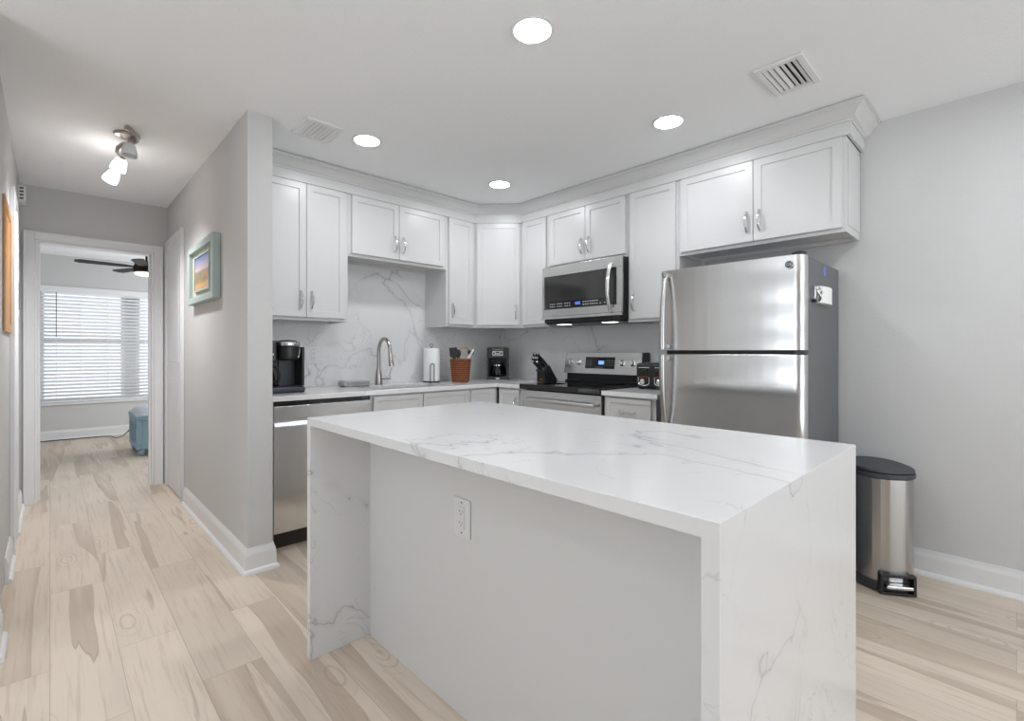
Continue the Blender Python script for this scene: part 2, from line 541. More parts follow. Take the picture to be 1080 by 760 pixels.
# ------------------------------------------------------------------ mesh builder
class MB:
    def __init__(self):
        self.bm = bmesh.new()

    def _new(self, before):
        return [v for v in self.bm.verts if v not in before]

    def box(self, x0, x1, y0, y1, z0, z1, bev=0.0, seg=2, M=None):
        t = bmesh.new()
        vs = [t.verts.new((x, y, z)) for x in (x0, x1) for y in (y0, y1) for z in (z0, z1)]
        f = [(0, 1, 3, 2), (4, 6, 7, 5), (0, 4, 5, 1), (2, 3, 7, 6), (0, 2, 6, 4), (1, 5, 7, 3)]
        for q in f:
            t.faces.new([vs[i] for i in q])
        bmesh.ops.recalc_face_normals(t, faces=t.faces)
        if bev > 0:
            bmesh.ops.bevel(t, geom=list(t.edges), offset=bev, segments=seg, profile=0.5, affect='EDGES')
        self.merge(t, M)
        return self

    def merge(self, t, M=None):
        if M is not None:
            t.transform(M)
        me = bpy.data.meshes.new('tmp')
        t.to_mesh(me)
        t.free()
        self.bm.from_mesh(me)
        bpy.data.meshes.remove(me)

    def prism(self, poly, z0, z1, bev=0.0, seg=2, M=None):
        """poly: list of (x, y); extruded along z."""
        t = bmesh.new()
        a = [t.verts.new((x, y, z0)) for x, y in poly]
        b = [t.verts.new((x, y, z1)) for x, y in poly]
        n = len(poly)
        t.faces.new(a[::-1])
        t.faces.new(b)
        for i in range(n):
            t.faces.new((a[i], a[(i + 1) % n], b[(i + 1) % n], b[i]))
        bmesh.ops.recalc_face_normals(t, faces=t.faces)
        if bev > 0:
            bmesh.ops.bevel(t, geom=list(t.edges), offset=bev, segments=seg, profile=0.5, affect='EDGES')
        self.merge(t, M)
        return self

    def lathe(self, prof, c=(0, 0, 0), n=32, M=None, sx=1.0, sy=1.0):
        """prof: list of (r, z) from bottom to top."""
        t = bmesh.new()
        rings = []
        for r, z in prof:
            if r < 1e-6:
                rings.append([t.verts.new((c[0], c[1], c[2] + z))])
            else:
                rings.append([t.verts.new((c[0] + sx * r * math.cos(2 * PI * i / n), c[1] + sy * r * math.sin(2 * PI * i / n), c[2] + z)) for i in range(n)])
        for a, b in zip(rings, rings[1:]):
            if len(a) == 1 and len(b) == 1:
                continue
            for i in range(n):
                j = (i + 1) % n
                if len(a) == 1:
                    t.faces.new((a[0], b[j], b[i]))
                elif len(b) == 1:
                    t.faces.new((a[i], a[j], b[0]))
                else:
                    t.faces.new((a[i], a[j], b[j], b[i]))
        if len(rings[0]) > 1:
            t.faces.new(rings[0][::-1])
        if len(rings[-1]) > 1:
            t.faces.new(rings[-1])
        bmesh.ops.recalc_face_normals(t, faces=t.faces)
        self.merge(t, M)
        return self

    def cyl(self, p0, p1, r0, r1=None, n=20, bev=0.0):
        r1 = r0 if r1 is None else r1
        p0, p1 = Vector(p0), Vector(p1)
        d = p1 - p0
        L = d.length
        q = d.to_track_quat('Z', 'Y').to_matrix().to_4x4()
        prof = [(r0, 0), (r1, L)]
        if bev > 0:
            prof = [(r0 - bev, 0), (r0, bev), (r1, L - bev), (r1 - bev, L)]
        return self.lathe(prof, (0, 0, 0), n, Matrix.Translation(p0) @ q)

    def tube(self, pts, r, n=10, closed=False, flat=1.0):
        """round bar through pts; r a number or list; flat squeezes one axis."""
        pts = [Vector(p) for p in pts]
        k = len(pts)
        rs = r if isinstance(r, (list, tuple)) else [r] * k
        t = bmesh.new()
        rings = []
        up = None
        for i, p in enumerate(pts):
            if closed:
                d = (pts[(i + 1) % k] - pts[(i - 1) % k]).normalized()
            else:
                d = (pts[min(i + 1, k - 1)] - pts[max(i - 1, 0)]).normalized()
            if up is None:
                up = Vector((0, 0, 1)) if abs(d.z) < 0.9 else Vector((1, 0, 0))
            s = d.cross(up)
            if s.length < 1e-5:
                s = d.cross(Vector((0, 1, 0)))
            s.normalize()
            up = s.cross(d).normalized()
            rings.append([t.verts.new(p + s * (rs[i] * math.cos(2 * PI * j / n)) + up * (rs[i] * flat * math.sin(2 * PI * j / n))) for j in range(n)])
        m = k if closed else k - 1
        for i in range(m):
            a, b = rings[i], rings[(i + 1) % k]
            for j in range(n):
                jj = (j + 1) % n
                t.faces.new((a[j], a[jj], b[jj], b[j]))
        if not closed:
            t.faces.new(rings[0][::-1])
            t.faces.new(rings[-1])
        bmesh.ops.recalc_face_normals(t, faces=t.faces)
        self.merge(t)
        return self

    def sweep(self, path, prof, side=1, closed=False):
        """plan path [(x, y)], profile [(offset, z)] offset to the left (side 1) or right (-1); mitred."""
        k = len(path)
        P = [Vector(p) for p in path]
        t = bmesh.new()
        rows = []
        for i in range(k):
            dirs = []
            if i > 0:
                dirs.append((P[i] - P[i - 1]).normalized())
            if i < k - 1:
                dirs.append((P[i + 1] - P[i]).normalized())
            ns = [Vector((-d.y, d.x)) * side for d in dirs]
            if len(ns) == 1:
                mvec = ns[0]
            else:
                mvec = (ns[0] + ns[1])
                mvec = mvec / max(1e-6, mvec.dot(ns[0]))
            rows.append([t.verts.new((P[i].x + mvec.x * o, P[i].y + mvec.y * o, z)) for o, z in prof])
        q = len(prof)
        for a, b in zip(rows, rows[1:]):
            for j in range(q):
                jj = (j + 1) % q
                t.faces.new((a[j], a[jj], b[jj], b[j]))
        t.faces.new(rows[0][::-1])
        t.faces.new(rows[-1])
        bmesh.ops.recalc_face_normals(t, faces=t.faces)
        self.merge(t)
        return self

    def cells(self, xs, ys, inside, z0, z1):
        t = bmesh.new()
        vd = {}

        def V(i, j):
            if (i, j) not in vd:
                vd[(i, j)] = t.verts.new((xs[i], ys[j], z1))
            return vd[(i, j)]
        fs = []
        for i in range(len(xs) - 1):
            for j in range(len(ys) - 1):
                if inside((xs[i] + xs[i + 1]) / 2, (ys[j] + ys[j + 1]) / 2):
                    fs.append(t.faces.new((V(i, j), V(i + 1, j), V(i + 1, j + 1), V(i, j + 1))))
        r = bmesh.ops.extrude_face_region(t, geom=fs)
        nv = [g for g in r['geom'] if isinstance(g, bmesh.types.BMVert)]
        for v in nv:
            v.co.z = z0
        bmesh.ops.recalc_face_normals(t, faces=t.faces)
        # soften the rims
        es = [e for e in t.edges if len(e.link_faces) == 2 and e.calc_face_angle(0) > 0.5]
        bmesh.ops.bevel(t, geom=es, offset=0.002, segments=1, affect='EDGES')
        self.merge(t)
        return self

    def xf(self, M):
        self.bm.transform(M)
        return self


def root_of(o):
    while o.parent:
        o = o.parent
    return o


def obj(name, mb, mat, parent=None, local=False, smooth=35):
    me = bpy.data.meshes.new(name)
    bm = mb.bm
    if parent is not None and not local:
        bmesh.ops.translate(bm, verts=bm.verts, vec=-Vector(root_of(parent).location))
    bm.to_mesh(me)
    bm.free()
    for p in me.polygons:
        p.use_smooth = True
    me.set_sharp_from_angle(angle=R(smooth))
    me.materials.append(mat)
    o = bpy.data.objects.new(name, me)
    col.objects.link(o)
    wn = o.modifiers.new('weighted_normal', 'WEIGHTED_NORMAL')
    wn.mode = 'FACE_AREA'
    wn.weight = 100
    wn.keep_sharp = True
    if parent is not None:
        o.parent = parent
    return o


def tag(o, label, cat, group=None, kind=None):
    o['label'] = label
    o['category'] = cat
    if group:
        o['group'] = group
    if kind:
        o['kind'] = kind
    return o


def thing(name, label, cat, loc=(0, 0, 0), rz=0.0, group=None):
    o = bpy.data.objects.new(name, None)
    o.empty_display_size = 0.05
    col.objects.link(o)
    o.location = loc
    o.rotation_euler = (0, 0, rz)
    return tag(o, label, cat, group)


def struct(name, mb, mat, parent=None, label=None):
    o = obj(name, mb, mat, parent)
    if parent is None:
        o['kind'] = 'structure'
        o['label'] = label or name.replace('_', ' ')
        o['category'] = name.split('_')[0]
    return o


def copy_tree(o, parent=None):
    c = o.copy()
    col.objects.link(c)
    if parent is not None:
        c.parent = parent
    for ch in list(o.children):
        copy_tree(ch, c)
    return c


def text_mesh(s, size, depth=0.0006):
    cu = bpy.data.curves.new('txt', 'FONT')
    cu.body = s
    cu.size = size
    cu.extrude = depth
    cu.align_x = 'CENTER'
    cu.align_y = 'CENTER'
    t = bpy.data.objects.new('txt', cu)
    col.objects.link(t)
    dg = bpy.context.evaluated_depsgraph_get()
    me = bpy.data.meshes.new_from_object(t.evaluated_get(dg))
    bpy.data.objects.remove(t)
    bm = bmesh.new()
    bm.from_mesh(me)
    bpy.data.meshes.remove(me)
    return bm


# ------------------------------------------------------------------ key dimensions
XW = 3.308          # range wall face
YW = 3.609          # sink wall face
XU = 2.988          # face frames of the wall cabinets on the range wall
YU = 3.289          # face frames on the sink wall
ZC = 2.435          # ceiling
ZT = 2.284          # top of the wall cabinet doors
ZB = 1.374          # bottom of the tall wall cabinets
CT = 0.905          # worktop height
XP0, XP1 = 0.749, 0.872   # the partition between hall and kitchen
YP = 2.790          # its end
YE = 5.200          # hall end wall
XL = -0.165         # hall left wall
YB = 8.72           # bedroom window wall

# ================================================================== STRUCTURE
struct('floor', MB().box(-3.1, 3.45, -3.6, 8.9, -0.08, 0.0), M_FLOOR, label='pale oak plank floor')
struct('ceiling', MB().box(-3.1, 3.45, -3.6, 8.9, ZC, ZC + 0.08), M_CEIL, label='white textured ceiling')
struct('wall_range', MB().box(XW, XW + 0.12, -3.5, YW + 0.12, 0, ZC), M_WALLR, label='grey wall behind range and refrigerator')
struct('wall_sink', MB().box(XP1 + 0.0005, XW - 0.0005, YW, YW + 0.12, 0, ZC), M_WALLR, label='wall behind the sink')
struct('wall_partition', MB().box(XP0, XP1, YP, YE - 0.0005, 0, ZC), M_WALL, label='partition wall between hall and kitchen')
# hall end wall with the bedroom doorway
DX0, DX1, DZ = -0.085, 0.655, 2.022
e = MB()
e.box(-1.3, DX0, YE, YE + 0.11, 0, ZC)
e.box(DX1, 2.6, YE, YE + 0.11, 0, ZC)
e.box(DX0, DX1, YE, YE + 0.11, DZ, ZC)
struct('wall_hall_end', e, M_WALL, label='wall with doorway at the end of the hall')
# left wall: the far hall part and a slightly thicker near part
struct('wall_left', MB().box(XL - 0.12, XL, 2.62, YE - 0.0005, 0, ZC), M_WALL, label='left wall of the hall')
struct('wall_living_front', MB().box(-3.0, XL - 0.1205, 2.62, 2.74, 0, ZC), M_WALL)
# living room behind the camera
e = MB()
e.box(-3.12, -3.0, -3.5, -0.75, 0, ZC).box(-3.12, -3.0, 1.95, 2.74, 0, ZC)
e.box(-3.12, -3.0, -0.75, 1.95, 0, 0.15).box(-3.12, -3.0, -0.75, 1.95, 2.25, ZC)
struct('wall_living_side', e, M_WALL)
e = MB()
e.box(-3.12, -0.15, -3.62, -3.5, 0, ZC).box(2.95, 3.42, -3.62, -3.5, 0, ZC)
e.box(-0.15, 2.95, -3.62, -3.5, 0, 0.15).box(-0.15, 2.95, -3.62, -3.5, 2.35, ZC)
struct('wall_living_back', e, M_WALL)
# bedroom shell
WX0, WX1, WZ0, WZ1 = -0.10, 1.62, 0.492, 2.022
e = MB()
e.box(-1.42, WX0, YB, YB + 0.14, 0, ZC).box(WX1, 2.6, YB, YB + 0.14, 0, ZC)
e.box(WX0, WX1, YB, YB + 0.14, 0, WZ0).box(WX0, WX1, YB, YB + 0.14, WZ1, ZC)
e.box(0.775, 0.895, YB + 0.06, YB + 0.14, WZ0, WZ1)
struct('wall_bedroom', e, M_WALLR, label='bedroom wall around the window')
struct('wall_bedroom_left', MB().box(-1.42, -1.3, YE, YB, 0, ZC), M_WALLR)
struct('wall_bedroom_right', MB().box(2.5, 2.62, YE + 0.1105, YB, 0, ZC), M_WALLR)


def window_unit(name, x0, x1, label):
    f = MB()
    t = 0.045
    yo, yi = YB + 0.115, YB + 0.06
    f.box(x0, x0 + t, yi, yo, WZ0, WZ1, .003).box(x1 - t, x1, yi, yo, WZ0, WZ1, .003)
    f.box(x0 + t, x1 - t, yi, yo, WZ0, WZ0 + t, .003).box(x0 + t, x1 - t, yi, yo, WZ1 - t, WZ1, .003)
    zm = 1.30
    f.box(x0 + t, x1 - t, yi, yo, zm - .03, zm + .03, .003)
    wob = struct(name, f, M_TRIM, label=label)
    g = MB().box(x0 + t, x1 - t, yi + .026, yi + .030, WZ0 + t, zm - .03)
    g.box(x0 + t, x1 - t, yi + .026, yi + .030, zm + .03, WZ1 - t)
    m_, nt_, b_ = MATS.get('pane_glass'), None, None
    if m_ is None:
        m_, nt_, b_ = new_mat('pane_glass')
        tr = N(nt_, 'ShaderNodeBsdfTransparent')
        gl = N(nt_, 'ShaderNodeBsdfGlossy')
        gl.inputs['Roughness'].default_value = 0.02
        mx = N(nt_, 'ShaderNodeMixShader')
        mx.inputs[0].default_value = 0.06
        nt_.links.new(tr.outputs[0], mx.inputs[1])
        nt_.links.new(gl.outputs[0], mx.inputs[2])
        nt_.links.new(mx.outputs[0], nt_.nodes['Material Output'].inputs[0])
    obj('pane', g, m_, wob)
    return wob


window_unit('window_1', WX0, 0.7745, 'wide double hung bedroom window facing the hall doorway, behind white blinds')
window_unit('window_2', 0.8955, WX1, 'bedroom window right of the mullion, behind white blinds')
struct('trim_1', MB().box(WX0 - .03, WX1 + .03, YB - .03, YB - .0005, WZ0 - .03, WZ0, .004), M_TRIM, label='bedroom window sill')

# baseboards
BB = [(0.0005, 0.0), (0.030, 0.0), (0.030, 0.010), (0.024, 0.020), (0.0155, 0.024), (0.0155, 0.095), (0.012, 0.102), (0.012, 0.112), (0.007, 0.120), (0.006, 0.132), (0.0005, 0.132)]
struct('baseboard_right', MB().sweep([(XW, 0.66), (XW, -3.4)], BB, -1), M_TRIM, label='white baseboard below the grey right wall')
struct('baseboard_partition', MB().sweep([(XP0, 4.40), (XP0, YP), (XP1, YP), (XP1, YP + .14)], BB, -1), M_TRIM, label='white baseboard around the partition end')
struct('baseboard_left', MB().sweep([(XL, 4.365), (XL, YE - .03)], BB, -1), M_TRIM, label='white baseboard on the far left wall')
struct('baseboard_left_near', MB().sweep([(XL, 3.50), (XL, 3.90)], BB, -1), M_TRIM)
struct('baseboard_left_front', MB().sweep([(XL + .012, 2.625), (XL + .012, 2.86)], BB, -1), M_TRIM)
struct('baseboard_bedroom', MB().sweep([(-1.3, YB), (2.5, YB)], BB, -1), M_TRIM, label='bedroom baseboard below the window')


def casing_y(name, x0, x1, zt, yface, label):
    """casing around an opening in a wall whose face looks toward -Y"""
    c = MB()
    cw, d = 0.062, 0.018
    c.box(x0 - cw, x0, yface - d, yface - .0005, 0, zt + cw, .003)
    c.box(x1, x1 + cw, yface - d, yface - .0005, 0, zt + cw, .003)
    c.box(x0, x1, yface - d, yface - .0005, zt, zt + cw, .003)
    c.box(x0 - cw, x0 - cw + .014, yface - d - .006, yface - d, 0, zt + cw, .002)
    c.box(x1 + cw - .014, x1 + cw, yface - d - .006, yface - d, 0, zt + cw, .002)
    c.box(x0 - cw + .014, x1 + cw - .014, yface - d - .006, yface - d, zt + cw - .014, zt + cw, .002)
    # jambs lining the opening, with a stop
    c.box(x0, x0 + .016, yface - .001, yface + .11, 0, zt, .002)
    c.box(x1 - .016, x1, yface - .001, yface + .11, 0, zt, .002)
    c.box(x0 + .016, x1 - .016, yface - .001, yface + .11, zt - .016, zt, .002)
    c.box(x0 + .016, x0 + .030, yface + .05, yface + .09, 0, zt - .016, .002)
    c.box(x1 - .030, x1 - .016, yface + .05, yface + .09, 0, zt - .016, .002)
    return struct(name, c, M_TRIM, label=label)


casing_y('door_1', DX0, DX1, DZ, YE, 'white cased opening to the bedroom')
# closet door in the hall's right wall, just before the end wall
c = MB()
y0, y1, cw = 4.50, 5.14, 0.062
c.box(XP0 - .020, XP0 - .0005, y0 - cw, y0, 0, 2.06 + cw, .003)
c.box(XP0 - .020, XP0 - .0005, y1, y1 + .05, 0, 2.06 + cw, .003)
c.box(XP0 - .020, XP0 - .0005, y0, y1, 2.06, 2.06 + cw, .003)
c.box(XP0 - .026, XP0 - .020, y0 - cw, y0 - cw + .014, 0, 2.06 + cw, .002)
d3 = struct('door_2', c, M_TRIM, label='white closet door on the right side of the hall')
dl = MB().box(XP0 - .010, XP0 - .0005, y0 + .001, y1 - .001, 0.012, 2.059, .002)
for za, zb in ((0.22, 0.95), (1.08, 1.93)):
    dl.box(XP0 - .013, XP0 - .010, y0 + .10, y1 - .10, za, zb, .0012)
obj('door_leaf', dl, M_TRIM, d3)
# closet door in the left wall
c = MB()
for ya, yb in ((3.915, 3.975), (4.30, 4.36)):
    c.box(XL + .0005, XL + .022, ya, yb, 0, 2.10, .003)
c.box(XL + .0005, XL + .022, 3.975, 4.30, 2.04, 2.10, .003)
d4 = struct('door_3', c, M_TRIM, label='white closet door in the left wall of the hall')
obj('door_leaf', MB().box(XL + .0005, XL + .006, 3.977, 4.298, 0.012, 2.038, .002), M_TRIM, d4)

# crown and frieze above the wall cabinets
DGA = (XW - 0.618, YU)      # corners of the diagonal corner cabinet's face
DGB = (XU, YW - 0.618)
YEND = 0.607
path = [(XP1 + .0005, YU), DGA, DGB, (XU, YEND), (XW - .0005, YEND)]
FR = [(0.0, ZT + .004), (0.014, ZT + .004), (0.016, ZT + .010), (0.016, 2.352), (0.0, 2.352)]
CR = [(0.0, 2.3525), (0.022, 2.3525), (0.024, 2.362), (0.034, 2.366), (0.046, 2.378), (0.056, 2.396), (0.070, 2.408), (0.078, 2.412), (0.080, 2.420), (0.086, 2.422), (0.086, ZC - .004), (0.0, ZC - .004)]
cr = MB().sweep(path, FR, -1).sweep(path, CR, -1)
struct('trim_2', cr, M_CAB, label='white crown moulding and frieze above the cabinets')

# ================================================================== KITCHEN CABINETS
CG = 'white shaker wall cabinets'


def door_mb(wd, ht, rail=0.058, t=0.019, dep=0.007):
    """shaker door, local: x 0..wd, z 0..ht, back at y=0, front at y=-t"""
    t_ = bmesh.new()
    vs = [t_.verts.new((x, y, z)) for x in (0, wd) for y in (-t, 0) for z in (0, ht)]
    for q in [(0, 1, 3, 2), (4, 6, 7, 5), (0, 4, 5, 1), (2, 3, 7, 6), (0, 2, 6, 4), (1, 5, 7, 3)]:
        t_.faces.new([vs[i] for i in q])
    bmesh.ops.recalc_face_normals(t_, faces=t_.faces)
    bmesh.ops.bevel(t_, geom=list(t_.edges), offset=0.0018, segments=2, affect='EDGES')
    t_.faces.ensure_lookup_table()
    ff = [f for f in t_.faces if f.normal.y < -0.99]
    ff = [max(ff, key=lambda f: f.calc_area())]
    bmesh.ops.inset_region(t_, faces=ff, thickness=rail)
    bmesh.ops.inset_region(t_, faces=ff, thickness=0.0025, depth=-dep)
    m = MB()
    m.merge(t_)
    return m


def pull_mb(L=0.112, out=0.030):
    """bow pull, local: vertical along z centred on origin, projecting toward -y"""
    m = MB()
    pts, rs = [], []
    for i in range(15):
        s = -1 + 2 * i / 14
        z = s * L / 2
        y = -0.004 - (out - 0.004) * (1 - abs(s) ** 2.6)
        pts.append((0, y, z))
        rs.append(0.0046 + 0.0020 * (1 - abs(s)) ** 0.7)
    m.tube(pts, rs, 10)
    for s in (-1, 1):
        m.cyl((0, 0, s * L / 2), (0, -0.010, s * L / 2), 0.0075, 0.005, 14)
    return m


def frame_for(facing, origin):
    rz = {'-y': 0.0, '-x': -PI / 2, 'd': -PI / 4}[facing]
    return Matrix.Translation(Vector(origin)) @ Matrix.Rotation(rz, 4, 'Z')


def add_door(root, facing, origin, wd, ht, handle=None, horizontal=False, rail=0.058, name='door'):
    """origin: lower-left corner of the door's back, seen from the front"""
    M = frame_for(facing, origin)
    d = obj(name, door_mb(wd, ht, rail).xf(M), M_CAB, root)
    if handle:
        hx, hz = handle
        H = M @ Matrix.Translation((hx, -0.019, hz))
        if horizontal:
            H = H @ Matrix.Rotation(PI / 2, 4, 'Y')
        obj('handle', pull_mb().xf(H), M_CHROME, d)
    return d


def carcass(x0, x1, y0, y1, z0, z1, recess=True):
    t = bmesh.new()
    vs = [t.verts.new((x, y, z)) for x in (x0, x1) for y in (y0, y1) for z in (z0, z1)]
    for q in [(0, 1, 3, 2), (4, 6, 7, 5), (0, 4, 5, 1), (2, 3, 7, 6), (0, 2, 6, 4), (1, 5, 7, 3)]:
        t.faces.new([vs[i] for i in q])
    bmesh.ops.recalc_face_normals(t, faces=t.faces)
    if recess:
        ff = [f for f in t.faces if f.normal.z < -0.99]
        bmesh.ops.inset_region(t, faces=ff, thickness=0.016)
        bmesh.ops.inset_region(t, faces=ff, thickness=0.0005, depth=-0.022)
    m = MB()
    m.merge(t)
    return m


G = 0.0006


def upper_sink(label, x0, x1, zb, doors, handles):
    r = thing('wall_cabinet', label, 'cabinet', ((x0 + x1) / 2, YU, zb), 0, CG)
    obj('body', carcass(x0 + G, x1 - G, YU, YW - .0135, zb, ZT + .003), M_CAB, r)
    for (a, b), h in zip(doors, handles):
        zb2 = zb + 0.021
        ht = ZT - zb2
        add_door(r, '-y', (a, YU - .0003, zb2), b - a, ht, (h if h > 0 else (b - a) + h, 0.115) if h else None)
    return r


def upper_range(label, y0, y1, zb, doors, handles):
    r = thing('wall_cabinet', label, 'cabinet', (XU, (y0 + y1) / 2, zb), 0, CG)
    back = XW - .0135 if y1 > 1.53 else XW - .0006
    obj('body', carcass(XU, back, y0 + G, y1 - G, zb, ZT + .003), M_CAB, r)
    for (a, b), h in zip(doors, handles):      # a > b: left to right seen from the room
        zb2 = zb + 0.021
        ht = ZT - zb2
        add_door(r, '-x', (XU - .0003, a, zb2), a - b, ht, (h if h > 0 else (a - b) + h, 0.115) if h else None)
    return r


upper_sink('tall two door white wall cabinet beside the partition, above the dishwasher', XP1 + .001, 1.530, ZB, [(0.905, 1.233), (1.236, 1.505)], [-.034, .034])
upper_sink('short two door white wall cabinet above the sink', 1.530, 2.385, 1.846, [(1.555, 1.932), (1.935, 2.352)], [-.034, .034])
upper_sink('narrow white wall cabinet between sink cabinet and corner cabinet', 2.385, DGA[0], ZB, [(2.405, 2.664)], [.032])
# diagonal corner cabinet
r = thing('wall_cabinet', 'diagonal corner white wall cabinet above the drip coffee maker', 'cabinet', (2.9, 3.2, ZB), 0, CG)
poly = [(DGA[0] + G, YU + G), (DGB[0] + G, DGB[1] + G), (XW - .0135, DGB[1] + G), (XW - .0135, YW - .0135), (DGA[0] + G, YW - .0135)]
obj('body', MB().prism(poly, ZB, ZT + .003), M_CAB, r)
wdg = math.hypot(DGB[0] - DGA[0], DGB[1] - DGA[1])
u = 0.7071
off = 0.022
add_door(r, 'd', (DGA[0] + u * off - u * .0003, DGA[1] - u * off - u * .0003, ZB + .021), wdg - 2 * off, ZT - ZB - .021, (wdg - 2 * off - .036, 0.115))
upper_range('narrow white wall cabinet between corner cabinet and microwave', 2.680, DGB[1], ZB, [(DGB[1] - .02, 2.700)], [None])
upper_range('short two door white wall cabinet above the microwave', 1.918, 2.680, 1.846, [(2.655, 2.2935), (2.2905, 1.936)], [-.034, .034])
upper_range('single door tall white wall cabinet between microwave and refrigerator', 1.532, 1.918, ZB, [(1.898, 1.552)], [.034])
r = upper_range('wide two door white wall cabinet above the refrigerator', YEND + .004, 1.532, 1.790, [(1.514, 1.067), (1.064, 0.628)], [-.034, .034])
e = MB().box(XU + .03, XW - .02, YEND + .0012, YEND + .0042, 1.83, ZT - .03, .001)
obj('side_panel', e, M_CAB, r)

# base cabinets
BG = 'white shaker base cabinets'
YF = 2.990     # base face frames, sink side
XF = 2.690     # base face frames, range side


def base_sink(label, x0, x1, fronts, doors):
    r = thing('base_cabinet', label, 'cabinet', ((x0 + x1) / 2, 3.3, 0), 0, BG)
    b = MB().box(x0 + G, x1 - G, YF, YF + .02, .105, CT - .0305)
    b.box(x0 + G, x1 - G, YF + .02, YW - .0005, .105, .125)
    b.box(x0 + G, x0 + .018, YF + .02, YW - .0005, .125, CT - .0305)
    b.box(x1 - .018, x1 - G, YF + .02, YW - .0005, .125, CT - .0305)
    obj('body', b, M_CAB, r)
    obj('toe_kick', MB().box(x0 + G, x1 - G, YF + .07, YF + .085, 0, .105), M_CABSH, r)
    for a, c in fronts:
        add_door(r, '-y', (a, YF - .0003, .712), c - a, .150, None, rail=.042, name='drawer')
    for a, c, h in doors:
        add_door(r, '-y', (a, YF - .0003, .118), c - a, .585, (h if h > 0 else c - a + h, .50), name='door')
    return r


base_sink('white base cabinet under the sink', 1.545, 2.388, [(1.565, 1.952), (1.960, 2.372)], [(1.565, 1.952, -.034), (1.960, 2.372, .034)])
base_sink('narrow white base cabinet at the corner, right of the sink', 2.388, 2.689, [(2.400, 2.655)], [(2.400, 2.655, .034)])


def base_range(label, y0, y1, door_only, y0d, y1d):
    r = thing('base_cabinet', label, 'cabinet', (3.0, (y0 + y1) / 2, 0), 0, BG)
    obj('body', MB().box(XF, XW - .0005, y0 + G, y1 - G, .105, CT - .0305), M_CAB, r)
    obj('toe_kick', MB().box(XF + .07, XW - .01, y0 + G, y1 - G, 0, .1045), M_CABSH, r)
    if door_only:
        add_door(r, '-x', (XF - .0003, y1d, .118), y1d - y0d, .744, (y1d - y0d - .03, .62), rail=.045)
    else:
        add_door(r, '-x', (XF - .0003, y1d, .690), y1d - y0d, .172, ((y1d - y0d) / 2, .086), True, rail=.040, name='drawer')
        add_door(r, '-x', (XF - .0003, y1d, .118), y1d - y0d, .562, (.034, .48))
    return r


base_range('white base cabinet between the corner and the range', 2.690, 2.968, True, 2.715, 2.945)
base_range('white drawer base cabinet between range and refrigerator', 1.530, 1.912, False, 1.556, 1.888)

# worktops
SX0, SX1, SY0, SY1 = 1.62, 2.30, 3.045, 3.405
w1 = MB().cells([XP1 + .001, SX0, SX1, 2.655, XW - .0125], [2.686, 2.955, SY0, SY1, YW - .0125],
                lambda x, y: (y > 2.955 or x > 2.655) and not (SX0 < x < SX1 and SY0 < y < SY1), CT - .030, CT)
o = obj('worktop', w1, M_CTR)
tag(o, 'white quartz corner worktop with the sink', 'countertop')
o = obj('worktop', MB().box(2.655, XW - .0125, 1.503, 1.914, CT - .030, CT, .002), M_CTR)
tag(o, 'small white quartz worktop between range and refrigerator', 'countertop')
# backsplash slabs
o = obj('backsplash', MB().box(XP1 + .001, XW - .0005, YW - .0125, YW - .0005, CT + .0004, 2.0), M_SPL)
tag(o, 'veined white backsplash slab behind the sink', 'backsplash')
o = obj('backsplash', MB().box(XW - .0125, XW - .0005, 1.503, YW - .013, CT + .0004, 2.0), M_SPL)
tag(o, 'veined white backsplash slab behind the range', 'backsplash')
# sink
s = thing('sink', 'stainless undermount sink set in the white worktop', 'sink', (1.96, 3.22, CT - .23))
t = bmesh.new()
vs = {}
za, zb_ = CT - .0302, CT - .22


def ring(x0, x1, y0, y1, z):
    return [t.verts.new(p) for p in ((x0, y0, z), (x1, y0, z), (x1, y1, z), (x0, y1, z))]


ra = ring(SX0 - .012, SX1 + .012, SY0 - .012, SY1 + .012, za)
rb = ring(SX0 + .004, SX1 - .004, SY0 + .004, SY1 - .004, za)
rc = ring(SX0 + .012, SX1 - .012, SY0 + .012, SY1 - .012, zb_)
for p, q in ((ra, rb), (rb, rc)):
    for i in range(4):
        t.faces.new((p[i], p[(i + 1) % 4], q[(i + 1) % 4], q[i]))
t.faces.new(rc)
bmesh.ops.recalc_face_normals(t, faces=t.faces)
mb = MB()
mb.merge(t)
mb.lathe([(0.045, 0.0), (0.045, 0.003), (0.03, 0.004), (0.0, 0.002)], (1.96, 3.22, zb_), 24)
obj('basin', mb, M_STEELL, s)

# ================================================================== ISLAND
IX0, IX1, IY0, IY1, IT = 0.708, 1.572, 0.300, 1.870, 0.914
ST = 0.029
isl = thing('kitchen_island', 'white quartz waterfall island in the middle of the kitchen', 'kitchen island', ((IX0 + IX1) / 2, (IY0 + IY1) / 2, 0))
prof = [(IY0, 0), (IY0 + ST, 0), (IY0 + ST, IT - ST), (IY1 - ST, IT - ST), (IY1 - ST, 0), (IY1, 0), (IY1, IT), (IY0, IT)]
obj('waterfall_countertop', MB().prism(prof, IX0, IX1, .0015, 2, Matrix(((0, 0, 1, 0), (1, 0, 0, 0), (0, 1, 0, 0), (0, 0, 0, 1)))), M_ISL, isl)
obj('back_panel', MB().box(0.952, 0.966, IY0 + ST + .0005, IY1 - ST - .0005, 0, IT - ST - .0005), M_PANEL, isl)
obj('body', MB().box(0.9665, 1.535, IY0 + ST + .0005, IY1 - ST - .0005, .1, IT - ST - .0005).box(1.0, 1.47, IY0 + ST + .0005, IY1 - ST - .0005, 0, .1), M_CAB, isl)
